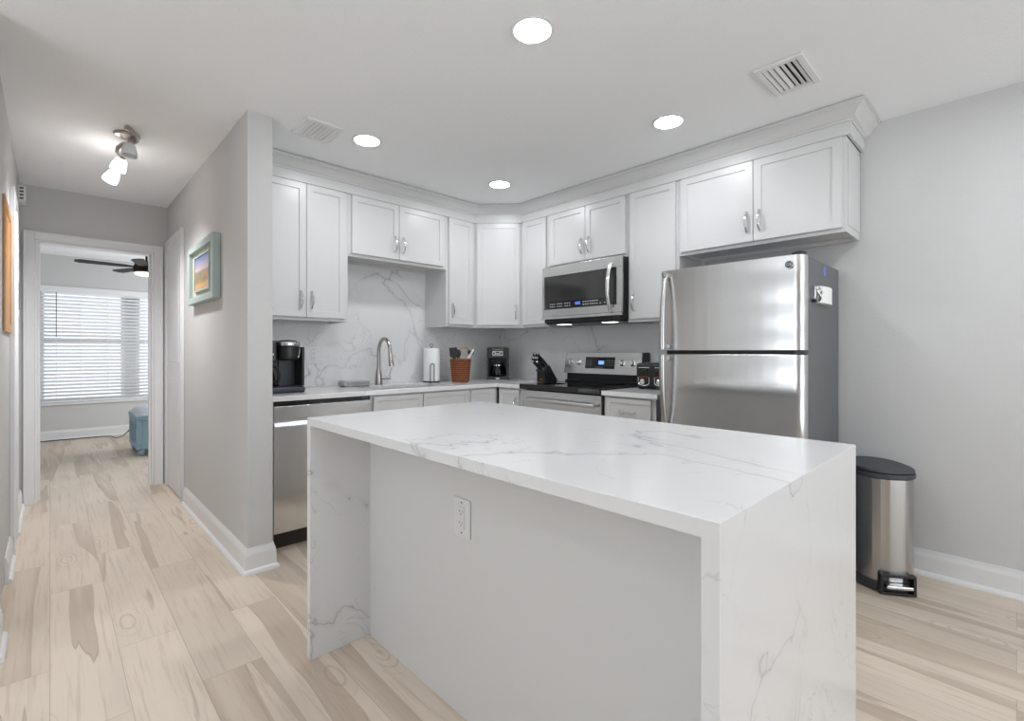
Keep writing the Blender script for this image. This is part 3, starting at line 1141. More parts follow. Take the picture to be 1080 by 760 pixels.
for k in range(3):
    yy = IY0 + ST + .02 + k * 0.5
    M = Matrix.Translation((1.5355, yy, .12)) @ Matrix.Rotation(PI / 2, 4, 'Z')
    d = obj('door', door_mb(.485, .74).xf(M), M_CAB, isl)
    obj('handle', pull_mb().xf(M @ Matrix.Translation((.04, -.019, .62))), M_CHROME, d)


def outlet_thing(name, label, cat, M, gang, kinds):
    """wall plate, local: faces -y, centred on origin"""
    loc = M.to_translation()
    r = thing(name, label, cat, loc)
    wd = .083 + .046 * (gang - 1)
    obj('plate', MB().box(-wd / 2, wd / 2, -.006, -.0004, -.061, .061, .0025).xf(M), M_WHITE, r)
    for i, k in enumerate(kinds):
        cx = (i - (gang - 1) / 2) * .046
        if k == 'o':
            m = MB().box(cx - .0165, cx + .0165, -.0085, -.006, -.034, .034, .001)
            obj('receptacle', m.xf(M), M_WHITE, r)
            for zc in (.018, -.018):
                sl = MB()
                sl.box(cx - .0075, cx - .0055, -.0088, -.0084, zc - .001, zc + .007)
                sl.box(cx + .0055, cx + .0075, -.0088, -.0084, zc - .001, zc + .006)
                sl.cyl((cx, -.0088, zc - .007), (cx, -.0084, zc - .007), .0024, n=10)
                obj('socket', sl.xf(M), M_DARK, r)
            for zs in (.048, -.048):
                obj('screw', MB().cyl((cx, -.0067, zs), (cx, -.0059, zs), .003, n=10).xf(M), M_DARK, r)
        else:
            m = MB().box(cx - .0165, cx + .0165, -.009, -.006, -.034, .034, .002)
            obj('rocker', m.xf(M), M_WHITE, r)
    return r


outlet_thing('power_outlet', 'white power outlet on the front panel of the island', 'outlet', Matrix.Translation((.952, 1.221, .637)) @ Matrix.Rotation(-PI / 2, 4, 'Z'), 1, ['o'])
outlet_thing('wall_switch', 'white double switch plate on backsplash right of the large coffee maker', 'switch', Matrix.Translation((1.385, YW - .0125, 1.135)), 2, ['s', 'o'])
outlet_thing('power_outlet', 'white outlet on backsplash between paper towel and utensil basket', 'outlet', Matrix.Translation((2.560, YW - .0125, 1.115)), 1, ['o'])

# ================================================================== APPLIANCES
# refrigerator
FY0, FY1, FX, FZ = 0.700, 1.452, 2.600, 1.636
f = thing('refrigerator', 'stainless top freezer refrigerator with dark grey sides', 'refrigerator', (2.95, 1.076, 0))
obj('body', MB().box(FX + .072, 3.262, FY0 + .004, FY1 - .004, 0.02, FZ - .004, .005), M_FRSIDE, f)


def fridge_door(z0, z1):
    """plan profile gently bowed with a round right edge"""
    pts = []
    n = 10
    y0, y1 = FY0, FY1
    pts.append((FX + .064, y1))
    pts.append((FX + .012, y1))
    for i in range(n + 1):
        s = i / n
        yy = y1 - .004 - s * (y1 - y0 - .05)
        bow = 0.010 * (1 - (2 * s - 1) ** 2)
        pts.append((FX + .004 - bow, yy))
    for i in range(1, 8):
        a = i / 7 * PI / 2
        pts.append((FX + .004 + .046 - .046 * math.cos(a), y0 + .046 - .046 * math.sin(a)))
    pts.append((FX + .064, y0))
    return MB().prism(pts, z0, z1, .0016, 1)


fz = obj('freezer_door', fridge_door(1.172, FZ), M_STEEL, f, smooth=25)
fd = obj('fridge_door', fridge_door(0.075, 1.150), M_STEEL, f, smooth=25)
obj('gasket', MB().box(FX + .0645, FX + .0715, FY0 + .006, FY1 - .006, .08, FZ - .006), M_BLACK, f)
obj('base_grille', MB().box(FX + .03, FX + .0715, FY0 + .02, FY1 - .02, .012, .07, .003), M_BLACK, f)
obj('hinge_cover', MB().lathe([(.034, 0), (.034, .010), (.026, .017), (0, .019)], (FX + .045, FY0 + .036, FZ + .0004), 24), M_BLACK, f)
obj('hinge', MB().box(FX + .008, FX + .066, FY0 + .001, FY0 + .045, 1.1503, 1.1718, .002), M_DARK, f)
for z0, z1, dd in ((1.176, 1.607, fz), (0.735, 1.146, fd)):
    pts, rs = [], []
    zi = z0 if z0 > 1 else z1       # the end next to the seam stands out most
    zo = z1 if z0 > 1 else z0
    for i in range(17):
        s = i / 16
        z = zi + (zo - zi) * s
        out = .046 * (1 - s ** 3.2) + .016
        pts.append((FX - .002 - out, FY1 - .046, z))
        rs.append(.0165 - .003 * s)
    h = MB().tube(pts, rs, 12, flat=1.0)
    for zz in (zi + (.018 if zo > zi else -.018), zo):
        h.box(FX - .05, FX + .006, FY1 - .056, FY1 - .034, zz - .014, zz + .014, .004)
    obj('handle', h, M_STEELV, dd)
bd = obj('badge', MB().cyl((FX - .0042, .764, 1.588), (FX - .009, .764, 1.588), .019, n=28, bev=.002).tube([(FX - .0095, .764 + .0175 * math.cos(a), 1.588 + .0175 * math.sin(a)) for a in [i * PI / 12 for i in range(24)]], .0016, 8, True), M_CHROME, fz)
obj('badge_face', MB().cyl((FX - .0088, .764, 1.588), (FX - .0096, .764, 1.588), .0155, n=28), M_DARK, bd)
lt = MB()
lt.merge(text_mesh('GE', .021), Matrix.Translation((FX - .0100, .764, 1.588)) @ Matrix.Rotation(-PI / 2, 4, 'Z') @ Matrix.Rotation(PI / 2, 4, 'X'))
obj('monogram', lt, M_CHROME, bd)
# things on the refrigerator's side
r = thing('magnetic_clip_holder', 'chrome magnetic clip holding a white note roll on the refrigerator side', 'clip', (2.82, FY0 + .004, 1.45))
ym = FY0 + .0036
k = MB().box(2.725, 2.745, ym - .020, ym, 1.425, 1.49, .002).box(2.745, 2.80, ym - .026, ym - .018, 1.475, 1.488, .002)
k.tube([(2.745, ym - .02, 1.47), (2.768, ym - .03, 1.44), (2.79, ym - .02, 1.422), (2.812, ym - .026, 1.47)], .006, 8)
obj('clip', k, M_CHROME, r)
pts = [(2.815, 0)] + [(2.815 + .225 * i / 14, -.012 - .020 * math.sin(PI * i / 14) ** .6) for i in range(15)] + [(3.04, 0)]
obj('note_roll', MB().prism([(x, ym + y) for x, y in pts], 1.412, 1.498, .001, 1), M_PAPER, r)
obj('magnet', MB().box(2.735, 2.765, ym - .018, ym, 1.410, 1.424, .002), M_BLACK, r)
o = obj('sticker', MB().lathe([(.026, 0), (.026, .0012), (0, .0012)], (0, 0, 0), 24, Matrix.Translation((2.963, ym + .0002, 1.590)) @ Matrix.Rotation(PI / 2, 4, 'X')), M_BLUEST)
tag(o, 'small round blue sticker on the refrigerator side', 'sticker')

# over-the-range microwave
m = thing('microwave', 'stainless over range microwave with smoked glass front', 'microwave', (3.1, 2.29, 1.39))
MX, MY0, MY1 = 2.900, 1.9215, 2.6745
obj('body', MB().box(MX + .028, XW - .014, MY0 + .002, MY1 - .002, 1.395, 1.842, .002), M_BLACK, m)
dr = MB()
WY0, WY1, WZa, WZb = 1.960, 2.652, 1.502, 1.765
dr.box(MX, MX + .027, MY0, MY1, WZb, 1.843, .003)
dr.box(MX, MX + .027, MY0, MY1, 1.445, WZa, .003)
dr.box(MX, MX + .027, WY1, MY1, WZa, WZb, .002)
dr.box(MX, MX + .027, MY0, WY0, WZa, WZb, .002)
dr.box(MX - .004, MX + .027, MY0 + .004, MY1 + .004, 1.422, 1.444, .004)
dd = obj('door', dr, M_STEELL, m)
obj('window', MB().box(MX + .003, MX + .026, WY0 + .0005, WY1 - .0005, WZa + .0005, WZb - .0005), M_MWGLASS, dd)
pts = [(MX - .010 - .040 * math.sin(PI * (i / 14)) ** .8, 2.005, 1.452 + .345 * i / 14) for i in range(15)]
obj('handle', MB().tube(pts, .0145, 12, flat=.6).box(MX - .02, MX, 1.994, 2.016, 1.452, 1.478, .004).box(MX - .02, MX, 1.994, 2.016, 1.772, 1.798, .004), M_STEELL, dd)
kp = obj('control_panel', MB().box(MX + .0015, MX + .003, 2.03, 2.60, 1.508, 1.560), M_BLACKG, dd)
obj('display', MB().box(MX + .0008, MX + .0015, 2.285, 2.335, 1.524, 1.546), M_DISPLAY, dd)
bt = MB()
for i, yb in enumerate([2.585, 2.565, 2.545, 2.510, 2.490, 2.470, 2.435, 2.412, 2.390, 2.255, 2.235, 2.215, 2.190, 2.170, 2.150, 2.130, 2.100, 2.062]):
    for zb2 in (1.522, 1.542):
        if i > 15 and zb2 > 1.53:
            continue
        bt.box(MX + .0008, MX + .0015, yb - .006, yb + .006, zb2 - .003, zb2 + .003)
obj('button_markings', bt, M_MARK, dd)
obj('vent_grille', MB().box(MX + .03, XW - .03, MY0 + .02, MY1 - .02, 1.383, 1.3945, .002).box(MX + .018, MX + .05, MY0 + .012, MY1 - .012, 1.396, 1.4215, .002), M_BLACK, m)
for yy in (2.08, 2.52):
    obj('task_lamp', MB().box(MX + .06, MX + .13, yy - .05, yy + .05, 1.3805, 1.3829, .001), M_TASK, m)

# range
rg = thing('range', 'freestanding stainless electric range with black glass cooktop', 'range', (2.96, 2.3, 0))
RY0, RY1, RX = 1.920, 2.680, 2.668
obj('body', MB().box(RX + .05, 3.285, RY0 + .004, RY1 - .004, .03, .876, .003), M_BLACK, rg)
ck = obj('cooktop', MB().box(RX - .028, 3.245, RY0, RY1, .878, .916, .006, 3), M_BLACKG, rg)
for bx, by, br_ in ((2.83, 2.49, .10), (2.83, 2.11, .085), (3.08, 2.49, .078), (3.08, 2.11, .10)):
    bn = MB().lathe([(br_ - .004, 0), (br_ - .004, .0005), (br_, .0005), (br_, 0)], (bx, by, .9161), 40)
    obj('burner_ring', bn, M_BURN, ck)
od = MB().box(RX, RX + .049, RY0 + .006, RY1 - .006, .735, .868, .004)
od.box(RX, RX + .049, RY0 + .006, RY1 - .006, .245, .33, .004)
od.box(RX, RX + .049, RY0 + .006, RY0 + .10, .33, .735, .002).box(RX, RX + .049, RY1 - .10, RY1 - .006, .33, .735, .002)
dd = obj('oven_door', od, M_STEELL, rg)
obj('window', MB().box(RX + .002, RX + .048, RY0 + .1005, RY1 - .1005, .3305, .7345), M_BLACKG, dd)
h = MB().tube([(RX - .040, RY0 + .03, .800), (RX - .045, RY0 + .2, .802), (RX - .046, 2.3, .803), (RX - .045, RY1 - .2, .802), (RX - .040, RY1 - .03, .800)], .0145, 14)
for yy in (RY0 + .07, RY1 - .07):
    h.cyl((RX + .004, yy, .800), (RX - .04, yy, .800), .011, n=12)
obj('handle', h, M_STEELL, dd)
obj('storage_drawer', MB().box(RX, RX + .049, RY0 + .006, RY1 - .006, .055, .238, .004), M_STEELL, rg)
bgd = obj('backguard', MB().box(3.215, 3.29, RY0 + .006, RY1 - .006, .9165, 1.150, .004).box(3.18, 3.215, RY0 + .012, RY1 - .012, .9165, .930, .002), M_BLACK, rg)
# leaning steel control fascia
poly = [(3.176, .985), (3.214, .985), (3.214, 1.160), (3.205, 1.160)]
Mx = Matrix(((1, 0, 0, 0), (0, 0, -1, RY1 - .002), (0, 1, 0, 0), (0, 0, 0, 1)))
fa = obj('control_panel', MB().prism(poly, 0, RY1 - RY0 - .018, .002, 1, Mx), M_STEELL, rg)
obj('end_cap', MB().prism([(3.182, .987), (3.285, .987), (3.285, 1.157), (3.209, 1.157)], 0, .013, .001, 1, Matrix(((1, 0, 0, 0), (0, 0, -1, RY0 + .0155), (0, 1, 0, 0), (0, 0, 0, 1)))), M_BLACK, rg)


def on_fascia(y, z, out=0.0):
    s = (z - .985) / .175
    return Vector((3.176 + .029 * s - out, y, z))


ang = math.atan2(.029, .175)
Mf = lambda y, z, out: Matrix.Translation(on_fascia(y, z, out)) @ Matrix.Rotation(ang, 4, 'Y') @ Matrix.Rotation(-PI / 2, 4, 'Z')
dp = obj('display_panel', MB().box(-.142, .142, -.0012, .0, -.047, .047, .0005).xf(Mf(2.315, 1.075, .0006)), M_BLACKG, fa)
obj('display', MB().box(-.026, .026, -.0018, -.0012, -.014, .016).xf(Mf(2.300, 1.076, .0006)), M_DISPLAYL, dp)
bt = MB()
for cx in (-.125, -.105, -.085, .05, .07, .09, .11, .128):
    for cz in (-.018, .0, .018):
        bt.box(cx - .003, cx + .003, -.0016, -.0012, cz - .0015, cz + .0015)
for cx in (-.03, -.01, .01, .03):
    bt.box(cx - .004, cx + .004, -.0016, -.0012, -.036, -.033)
obj('button_markings', bt.xf(Mf(2.315, 1.075, .0006)), M_MARK, dp)
for yk in (2.610, 2.528, 2.105, 2.010):
    kb = MB().lathe([(.024, 0), (.024, .004), (.019, .006), (.017, .022), (.014, .025), (0, .025)], (0, 0, 0), 24, Matrix.Rotation(PI / 2, 4, 'X'))
    kb.box(-.005, .005, -.034, -.022, -.020, .020, .003)
    obj('knob', kb.xf(Mf(yk, 1.075, .0004)), M_CHROME, fa)
    tk = MB()
    for a in (-.8, 0, .8):
        tk.box(.034 * math.sin(a) - .0015, .034 * math.sin(a) + .0015, -.0008, 0, .034 * math.cos(a) - .0015, .034 * math.cos(a) + .0015)
    obj('dial_markings', tk.xf(Mf(yk, 1.075, .0003)), M_DARK, fa)

# dishwasher
dw = thing('dishwasher', 'stainless dishwasher under the worktop beside the partition', 'dishwasher', (1.22, 3.25, 0))
X0, X1 = 0.935, 1.5440
obj('body', MB().box(X0 + .004, X1 - .004, 3.03, YW - .01, .10, .872), M_DARK, dw)
obj('control_strip', MB().box(X0, X1 - .012, 2.985, 3.0295, .847, .8735, .002), M_BLACKG, dw)
dd = obj('door', MB().box(X0, X1, 2.962, 3.0295, .768, .8465, .004).box(X0, X1, 2.966, 3.0295, .105, .728, .004), M_STEEL, dw)
pk = MB().box(X0, X1, 2.990, 3.0295, .7285, .7675)
pk.prism([(2.967, .729), (2.985, .729), (2.985, .750), (2.978, .750)], X0 + .004, X1 - .004, 0, 1, Matrix(((0, 0, 1, 0), (1, 0, 0, 0), (0, 1, 0, 0), (0, 0, 0, 1))))
obj('handle', pk, M_STEELL, dd)
obj('toe_kick', MB().box(X0 + .002, X1 - .002, 3.03, 3.045, 0, .0995), M_TOE, dw)
o = obj('trim_3', MB().box(XP1 + .001, X0 - .001, 2.975, 3.0, .0, CT - .0305), M_CAB)
o['kind'] = 'structure'
o['label'] = 'white filler strip left of the dishwasher'

# ================================================================== WORKTOP THINGS
# faucet
f = thing('faucet', 'brushed nickel gooseneck faucet behind the sink', 'faucet', (1.868, 3.470, CT))
obj('base', MB().lathe([(.029, 0.0004), (.030, .004), (.0285, .03), (.027, .06), (.022, .095), (.0155, .125)], (0, 0, 0), 28), M_NICKEL, f, True)
pts = [(0, 0, .12), (0, 0, .25)]
for i in range(1, 15):
    a = PI * i / 14 * 1.02
    pts.append((.004 * i / 14, -.085 + .085 * math.cos(a), .25 + .11 * math.sin(a) ** 0.9 if a < PI else .25))
pts.append((.005, -.178, .205))
obj('spout', MB().tube(pts, .0135, 14), M_NICKEL, f, True)
obj('spray_head', MB().tube([(.005, -.174, .232), (.005, -.180, .20), (.005, -.190, .150)], [.0155, .018, .0205], 16).box(-.003, .013, -.203, -.196, .178, .200, .002), M_NICKEL, f, True)
lv = obj('lever', MB().cyl((.02, 0, .050), (.100, -.004, .050), .0125, .0125, 16).tube([(.092, -.004, .052), (.100, -.006, .090), (.112, -.010, .135)], [.006, .0055, .0065], 10), M_NICKEL, f, True)

# folded towel
tw = thing('dish_towel', 'grey folded dish towel on the worktop left of faucet', 'towel', (1.665, 3.45, CT), R(4))
body = MB()
for i, (hh, wd) in enumerate(((.0, .058), (.0125, .056), (.025, .052))):
    body.box(-.092, .092, -wd, wd, hh + .0004, hh + .0125, .0055, 3)
obj('fold', body, M_TOWEL, tw, True)
obj('rolled_edge', MB().cyl((-.095, -.045, .024), (-.095, .05, .024), .0225, n=18, bev=.006), M_TOWEL, tw, True)

# paper towel holder and roll
p = thing('paper_towel_holder', 'black wire paper towel holder on worktop right of faucet', 'paper towel holder', (2.345, 3.440, CT), R(-30))
obj('base', MB().lathe([(.074, .0004), (.076, .004), (.074, .009), (0, .010)], (0, 0, 0), 36), M_BLACK, p, True)
obj('rod', MB().cyl((0, 0, .009), (0, 0, .300), .005, n=10).tube([(.012 * math.cos(a), 0, .312 + .014 * math.sin(a)) for a in [i * PI / 10 for i in range(20)]], .0028, 8, True), M_BLACK, p, True)
arm = [(-.016, -.080, .006), (-.016, -.080, .14)] + [(.016 * -math.cos(a), -.080, .14 + .02 * math.sin(a)) for a in [i * PI / 8 for i in range(1, 8)]] + [(.016, -.080, .14), (.016, -.080, .006)]
obj('tension_arm', MB().tube(arm, .0032, 8).box(-.02, .02, -.084, -.070, .001, .007, .001), M_BLACK, p, True)
o = obj('paper_towel_roll', MB().lathe([(.021, .0), (.066, .0), (.068, .004), (.068, .274), (.066, .278), (.021, .278), (.021, .0)], (0, 0, 0), 40), M_PAPER)
o.location = (2.345, 3.440, CT + .0115)
tag(o, 'white paper towel roll standing on its wire holder', 'paper towel')

# utensil basket
BX, BY = 2.535, 3.285
b = thing('wicker_basket', 'brown woven basket holding kitchen utensils', 'basket', (BX, BY, CT))
mb = MB()
rows, nst = 15, 36
t = bmesh.new()
rings_ = []
for k in range(rows * 4 + 1):
    z = .006 + .185 * k / (rows * 4)
    r0 = .068 + .018 * (k / (rows * 4)) ** .8
    ring_ = []
    for j in range(nst * 2):
        a = 2 * PI * j / (nst * 2)
        rr = r0 + .0042 * math.sin(a * nst / 2 + PI * (k // 4 % 2)) * abs(math.sin(PI * k / 4)) + .0030 * abs(math.sin(PI * k / 4))
        ring_.append(t.verts.new((rr * math.cos(a), rr * math.sin(a), z)))
    rings_.append(ring_)
for a_, b_ in zip(rings_, rings_[1:]):
    for j in range(nst * 2):
        t.faces.new((a_[j], a_[(j + 1) % (nst * 2)], b_[(j + 1) % (nst * 2)], b_[j]))
t.faces.new(rings_[0][::-1])
bmesh.ops.recalc_face_normals(t, faces=t.faces)
mb.merge(t)
mb.lathe([(.060, .0004), (.069, .0004), (.069, .008), (.060, .008)], (0, 0, 0), 36)
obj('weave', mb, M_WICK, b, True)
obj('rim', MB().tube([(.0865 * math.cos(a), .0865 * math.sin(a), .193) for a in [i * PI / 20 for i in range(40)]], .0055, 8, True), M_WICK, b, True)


def utensil(name, label, cat, x, y, lean, mk, parts):
    q_ = Matrix.Rotation(R(-40), 3, 'Z') @ Vector((x, y, 0))
    r = thing(name, label, cat, (BX + q_.x, BY + q_.y, CT + .012), 0, 'utensils in the basket')
    r.rotation_euler = lean
    for pn, pm, pmat in parts:
        obj(pn, pm, pmat, r, True)
    return r


hd = lambda L, rad, m_=None: MB().cyl((0, 0, 0), (0, 0, L), rad, rad * .9, 10, .002)
utensil('slotted_turner', 'black slotted turner leaning left in the utensil basket', 'turner', -.034, -.014, (0, R(-6), R(-40)), None,
        [('handle', hd(.21, .006), M_BLACK), ('blade', MB().box(-.034, .034, -.003, .003, .205, .285, .0028).box(-.012, .012, -.004, .004, .19, .22, .002), M_BLACK)])
utensil('black_spoon', 'black serving spoon beside the turner in the utensil basket', 'spoon', -.020, .012, (0, R(-1), R(-40)), None,
        [('handle', hd(.205, .006), M_BLACK), ('bowl', MB().lathe([(.0, 0), (.02, .012), (.026, .04), (.02, .066), (0, .076)], (0, 0, .195), 18, sy=.35), M_BLACK)])
utensil('strainer', 'tan rimmed round strainer standing up in the utensil basket', 'strainer', .014, .030, (R(-1), R(4), R(-40)), None,
        [('handle', hd(.185, .005), M_TAN), ('rim', MB().tube([(.050 * math.cos(a), 0, .232 + .056 * math.sin(a)) for a in [i * PI / 14 for i in range(28)]], .008, 8, True), M_TAN),
         ('net', MB().lathe([(0, 0), (.025, .006), (.04, .016)], (0, 0, 0), 20, Matrix.Translation((0, .014, .232)) @ Matrix.Rotation(PI / 2, 4, 'X')), M_CHROME)])
utensil('wooden_spoon', 'tan wooden spoon at the left edge of the utensil basket', 'spoon', -.026, .036, (0, R(-9), R(-40)), None,
        [('handle', hd(.19, .0055), M_TAN), ('bowl', MB().lathe([(.0, 0), (.018, .012), (.024, .035), (.018, .056), (0, .064)], (0, 0, .18), 16, sy=.4), M_TAN)])
utensil('ladle', 'black handled ladle leaning right in the utensil basket', 'ladle', -.006, .000, (0, R(21), R(-40)), None,
        [('handle', hd(.24, .006), M_BLACK), ('bowl', MB().lathe([(.006, 0), (.022, .008), (.028, .024), (.026, .036), (.0, .037)], (0, 0, .235), 18, sy=.8), M_BLACK)])
utensil('kitchen_tool', 'bright white handled tool leaning far right in the utensil basket', 'kitchen tool', -.042, -.036, (0, R(30), R(-40)), None,
        [('handle', MB().cyl((0, 0, .0), (0, 0, .22), .0055, n=10).cyl((0, 0, .22), (0, 0, .305), .009, .011, 12, .003), M_WHITE)])

# corner drip coffee maker
c = thing('coffee_maker', 'black drip coffee maker standing in the worktop corner', 'coffee maker', (2.990, 3.310, CT), -PI / 4)
obj('body', MB().box(-.097, .097, .02, .115, .0, .298, .012, 3).box(-.097, .097, -.095, .0195, .195, .298, .012, 3).box(-.097, -.080, -.085, .0195, .03, .1945, .004).box(.080, .097, -.085, .0195, .03, .1945, .004), M_BLACK, c, True)
obj('base', MB().box(-.097, .097, -.105, .0195, .0004, .034, .010, 3), M_BLACK, c, True)
obj('base_trim', MB().box(-.09, .09, -.1065, -.1045, .003, .008, .0005), M_CHROME, c, True)
cp = obj('control_panel', MB().box(-.048, .048, -.0985, -.0945, .222, .266, .003), M_CHROME, c, True)
kk = MB()
for xx in (-.033, .033):
    kk.cyl((xx, -.0995, .244), (xx, -.098, .244), .009, n=16)
kk.box(-.016, .016, -.0995, -.098, .246, .258, .0006)
for xx in (-.014, 0, .014):
    kk.box(xx - .004, xx + .004, -.0995, -.098, .230, .236, .0006)
obj('button_markings', kk, M_DARK, cp, True)
obj('top_accent', MB().tube([(-.05 + .1 * i / 10, -.0965 , .285 - .006 * math.sin(PI * i / 10)) for i in range(11)], .0022, 8), M_CHROME, c, True)
cf = obj('carafe', MB().lathe([(.050, .0355), (.066, .045), (.070, .085), (.060, .120), (.046, .140), (.046, .150), (.043, .150), (.043, .139), (.057, .119), (.067, .085), (.063, .047), (.048, .039), (0, .039)], (0, -.038, 0), 36), M_SMOKE, c, True)
obj('lid', MB().lathe([(.047, .1505), (.049, .156), (.042, .166), (0, .168)], (0, -.038, 0), 30), M_BLACK, cf, True)
obj('band', MB().lathe([(.0465, .132), (.0525, .132), (.0525, .141), (.0465, .141), (.0465, .132)], (0, -.038, 0), 30), M_CHROME, cf, True)
obj('handle', MB().tube([(0, -.089, .140), (.0, -.112, .136), (.0, -.122, .11), (.0, -.118, .075), (.0, -.106, .062)], .0075, 10), M_BLACK, cf, True)
lt = MB()
lt.box(-.017, .017, -.1062, -.1048, .014, .024, .0004)
obj('nameplate', lt, M_MARK, c, True)

# large coffee maker beside the partition
c = thing('coffee_maker', 'large black two way coffee maker with silver lid ring beside the partition', 'coffee maker', (1.045, 3.285, CT), 0)
obj('base', MB().box(-.165, .135, -.145, .10, .0004, .040, .012, 3), M_NAVY, c, True)
obj('tower', MB().box(-.165, .135, .0, .13, .0405, .330, .012, 3).box(.118, .135, -.13, -.0005, .0405, .29, .005), M_BLACK, c, True)
obj('back_plate', MB().box(.015, .1175, -.012, -.0005, .0405, .205, .002), M_NAVY, c, True)
hd_ = obj('brew_head', MB().lathe([(.060, .205), (.072, .215), (.076, .245), (.076, .288), (.07, .296), (0, .297)], (.052, -.062, 0), 36), M_BLACK, c, True)
obj('lid_ring', MB().lathe([(.060, .2975), (.078, .2975), (.080, .303), (.078, .316), (.070, .322), (.060, .322), (.060, .2975)], (.052, -.062, 0), 36), M_CHROME, hd_, True)
obj('lid', MB().lathe([(.059, .2980), (.059, .325), (.04, .333), (0, .335)], (.052, -.062, 0), 30), M_BLACK, hd_, True)
obj('trim_bar', MB().tube([(.108, -.108, .292), (.112, -.110, .270), (.100, -.118, .222)], .004, 8), M_CHROME, hd_, True)
obj('filter_housing', MB().box(-.165, -.030, -.13, -.0005, .195, .325, .012, 3), M_BLACK, c, True)
obj('nameplate', MB().box(-.115, -.052, -.1318, -.1298, .238, .248, .0005), M_MARK, c, True)
cf = obj('carafe', MB().lathe([(.050, .0415), (.062, .05), (.064, .10), (.05, .155), (.046, .165), (.044, .165), (.048, .153), (.061, .10), (.059, .052), (.048, .044), (0, .044)], (-.092, -.070, 0), 32), M_SMOKE, c, True)
obj('lid', MB().lathe([(.047, .1655), (.049, .174), (.04, .186), (0, .188)], (-.092, -.070, 0), 26), M_BLACK, cf, True)
obj('handle', MB().tube([(-.055, -.105, .168), (-.032, -.125, .160), (-.022, -.134, .12), (-.026, -.130, .08), (-.045, -.112, .066)], .009, 10), M_BLACK, cf, True)

# knife block with knives
kb = thing('knife_block', 'black angled knife block on the worktop left of range', 'knife block', (3.105, 2.812, CT), 0.0)
# local: x along the block's length (raised end toward -x), profile in x/z
prof = [(-.072, .0004), (.085, .0004), (.090, .012), (-.012, .142), (-.030, .145), (-.092, .098), (-.072, .085)]
Mk = Matrix(((1, 0, 0, 0), (0, 0, 1, -.048), (0, 1, 0, 0), (0, 0, 0, 1)))
obj('block', MB().prism(prof, 0, .096, .003, 2, Mk), M_BLACK, kb, True)
obj('emblem', MB().box(-.0732, -.0722, -.020, .018, .020, .026, .0003), M_GOLD, kb, True)
u_ = Vector((-.78, 0, .62)).normalized()
n_ = Vector((.62, 0, .78)).normalized()
rows_ = [(-.026, (-.030, .0, .030), .098), (-.055, (-.032, -.011, .011, .032), .082), (-.078, (-.034, .012), .066)]
first = None
Mw = Matrix.Translation(kb.location) @ Matrix.Rotation(0.0, 4, 'Z')
for ox, ys_, L_ in rows_:
    oz = .146 if ox > -.03 else .146 + (ox + .030) * .76
    for yy in ys_:
        if first is None:
            hb = MB()
            hb.tube([(0, 0, 0), (0, 0, .02), (.001, 0, .05), (-.001, 0, .085), (.003, 0, .098)], [.0075, .0085, .0095, .0088, .0095], 10, flat=.75)
            o = obj('knife', hb, M_BLACK)
            obj('end_cap', MB().cyl((.003, 0, .0965), (.0045, 0, .106), .0098, .0085, 12, .002), M_CHROME, o, True)
            obj('bolster', MB().cyl((0, 0, -.004), (0, 0, .006), .009, .0088, 12), M_CHROME, o, True)
            first = o
        else:
            o = copy_tree(first)
        q = (Matrix.Rotation(0.0, 4, 'Z') @ Matrix.Rotation(-math.acos(.62), 4, 'Y')).to_euler()
        o.location = Mw @ (Vector((ox, yy, oz)) + u_ * .006)
        o.rotation_euler = q
        s_ = L_ / .098
        o.scale = (1.12, 1.12, s_ * 1.45)
        tag(o, 'black handled kitchen knife with a bright end cap in the knife block', 'knife', 'knives in the knife block')

# toaster
t_ = thing('toaster', 'black four slice toaster on the small worktop beside the refrigerator', 'toaster', (3.095, 1.730, CT), R(-84))
obj('body', MB().box(-.124, .124, -.13, .13, .012, .182, .024, 4), M_BLACK, t_, True)
obj('foot', MB().box(-.11, -.08, -.11, -.08, .0004, .0125, .003).box(.08, .11, -.11, -.08, .0004, .0125, .003).box(-.11, -.08, .08, .11, .0004, .0125, .003).box(.08, .11, .08, .11, .0004, .0125, .003), M_BLACK, t_, True)
sl = MB()
for xx in (-.085, -.038, .038, .085):
    sl.box(xx - .014, xx + .014, -.10, .10, .1822, .1838, .001)
obj('bread_slot', sl, M_CHROME, t_, True)
for xx in (-.059, .059):
    fr = MB().box(xx - .046, xx + .046, -.134, -.1303, .030, .160, .002)
    fp = obj('front_panel', fr, M_BLACKG, t_, True)
    uu = [(xx - .040, -.136, .084), (xx - .040, -.136, .048)] + [(xx - .040 * math.cos(a), -.136, .048 - .020 * math.sin(a)) for a in [i * PI / 8 for i in range(1, 8)]] + [(xx + .040, -.136, .048), (xx + .040, -.136, .084)]
    obj('chrome_surround', MB().tube(uu, .0035, 8), M_CHROME, fp, True)
    obj('red_band', MB().box(xx - .037, xx + .037, -.1356, -.1342, .082, .090, .0004), M_RED, fp, True)
    obj('dial', MB().lathe([(.019, 0), (.018, .010), (.014, .013), (0, .013)], (0, 0, 0), 24, Matrix.Translation((xx - .008, -.1343, .054)) @ Matrix.Rotation(PI / 2, 4, 'X')), M_CHROME, fp, True)
    obj('lettering', MB().box(xx - .040, xx + .040, -.1356, -.1342, .148, .153, .0004), M_MARK, fp, True)
    obj('lever', MB().box(xx - .022, xx + .022, -.150, -.1345, .128, .140, .004), M_BLACK, fp, True)

# ================================================================== TRASH CAN
tc = thing('trash_can', 'slim stainless step trash can with dark lid beside the island', 'trash can', (3.085, 0.500, 0), R(34))
# local: pedal toward -x; oval long along x


def oval(a, b, n=48, p=2.5):
    o_ = []
    for i in range(n):
        th = 2 * PI * i / n
        cx_, sy_ = math.cos(th), math.sin(th)
        o_.append((a * math.copysign(abs(cx_) ** (2 / p), cx_), b * math.copysign(abs(sy_) ** (2 / p), sy_)))
    return o_


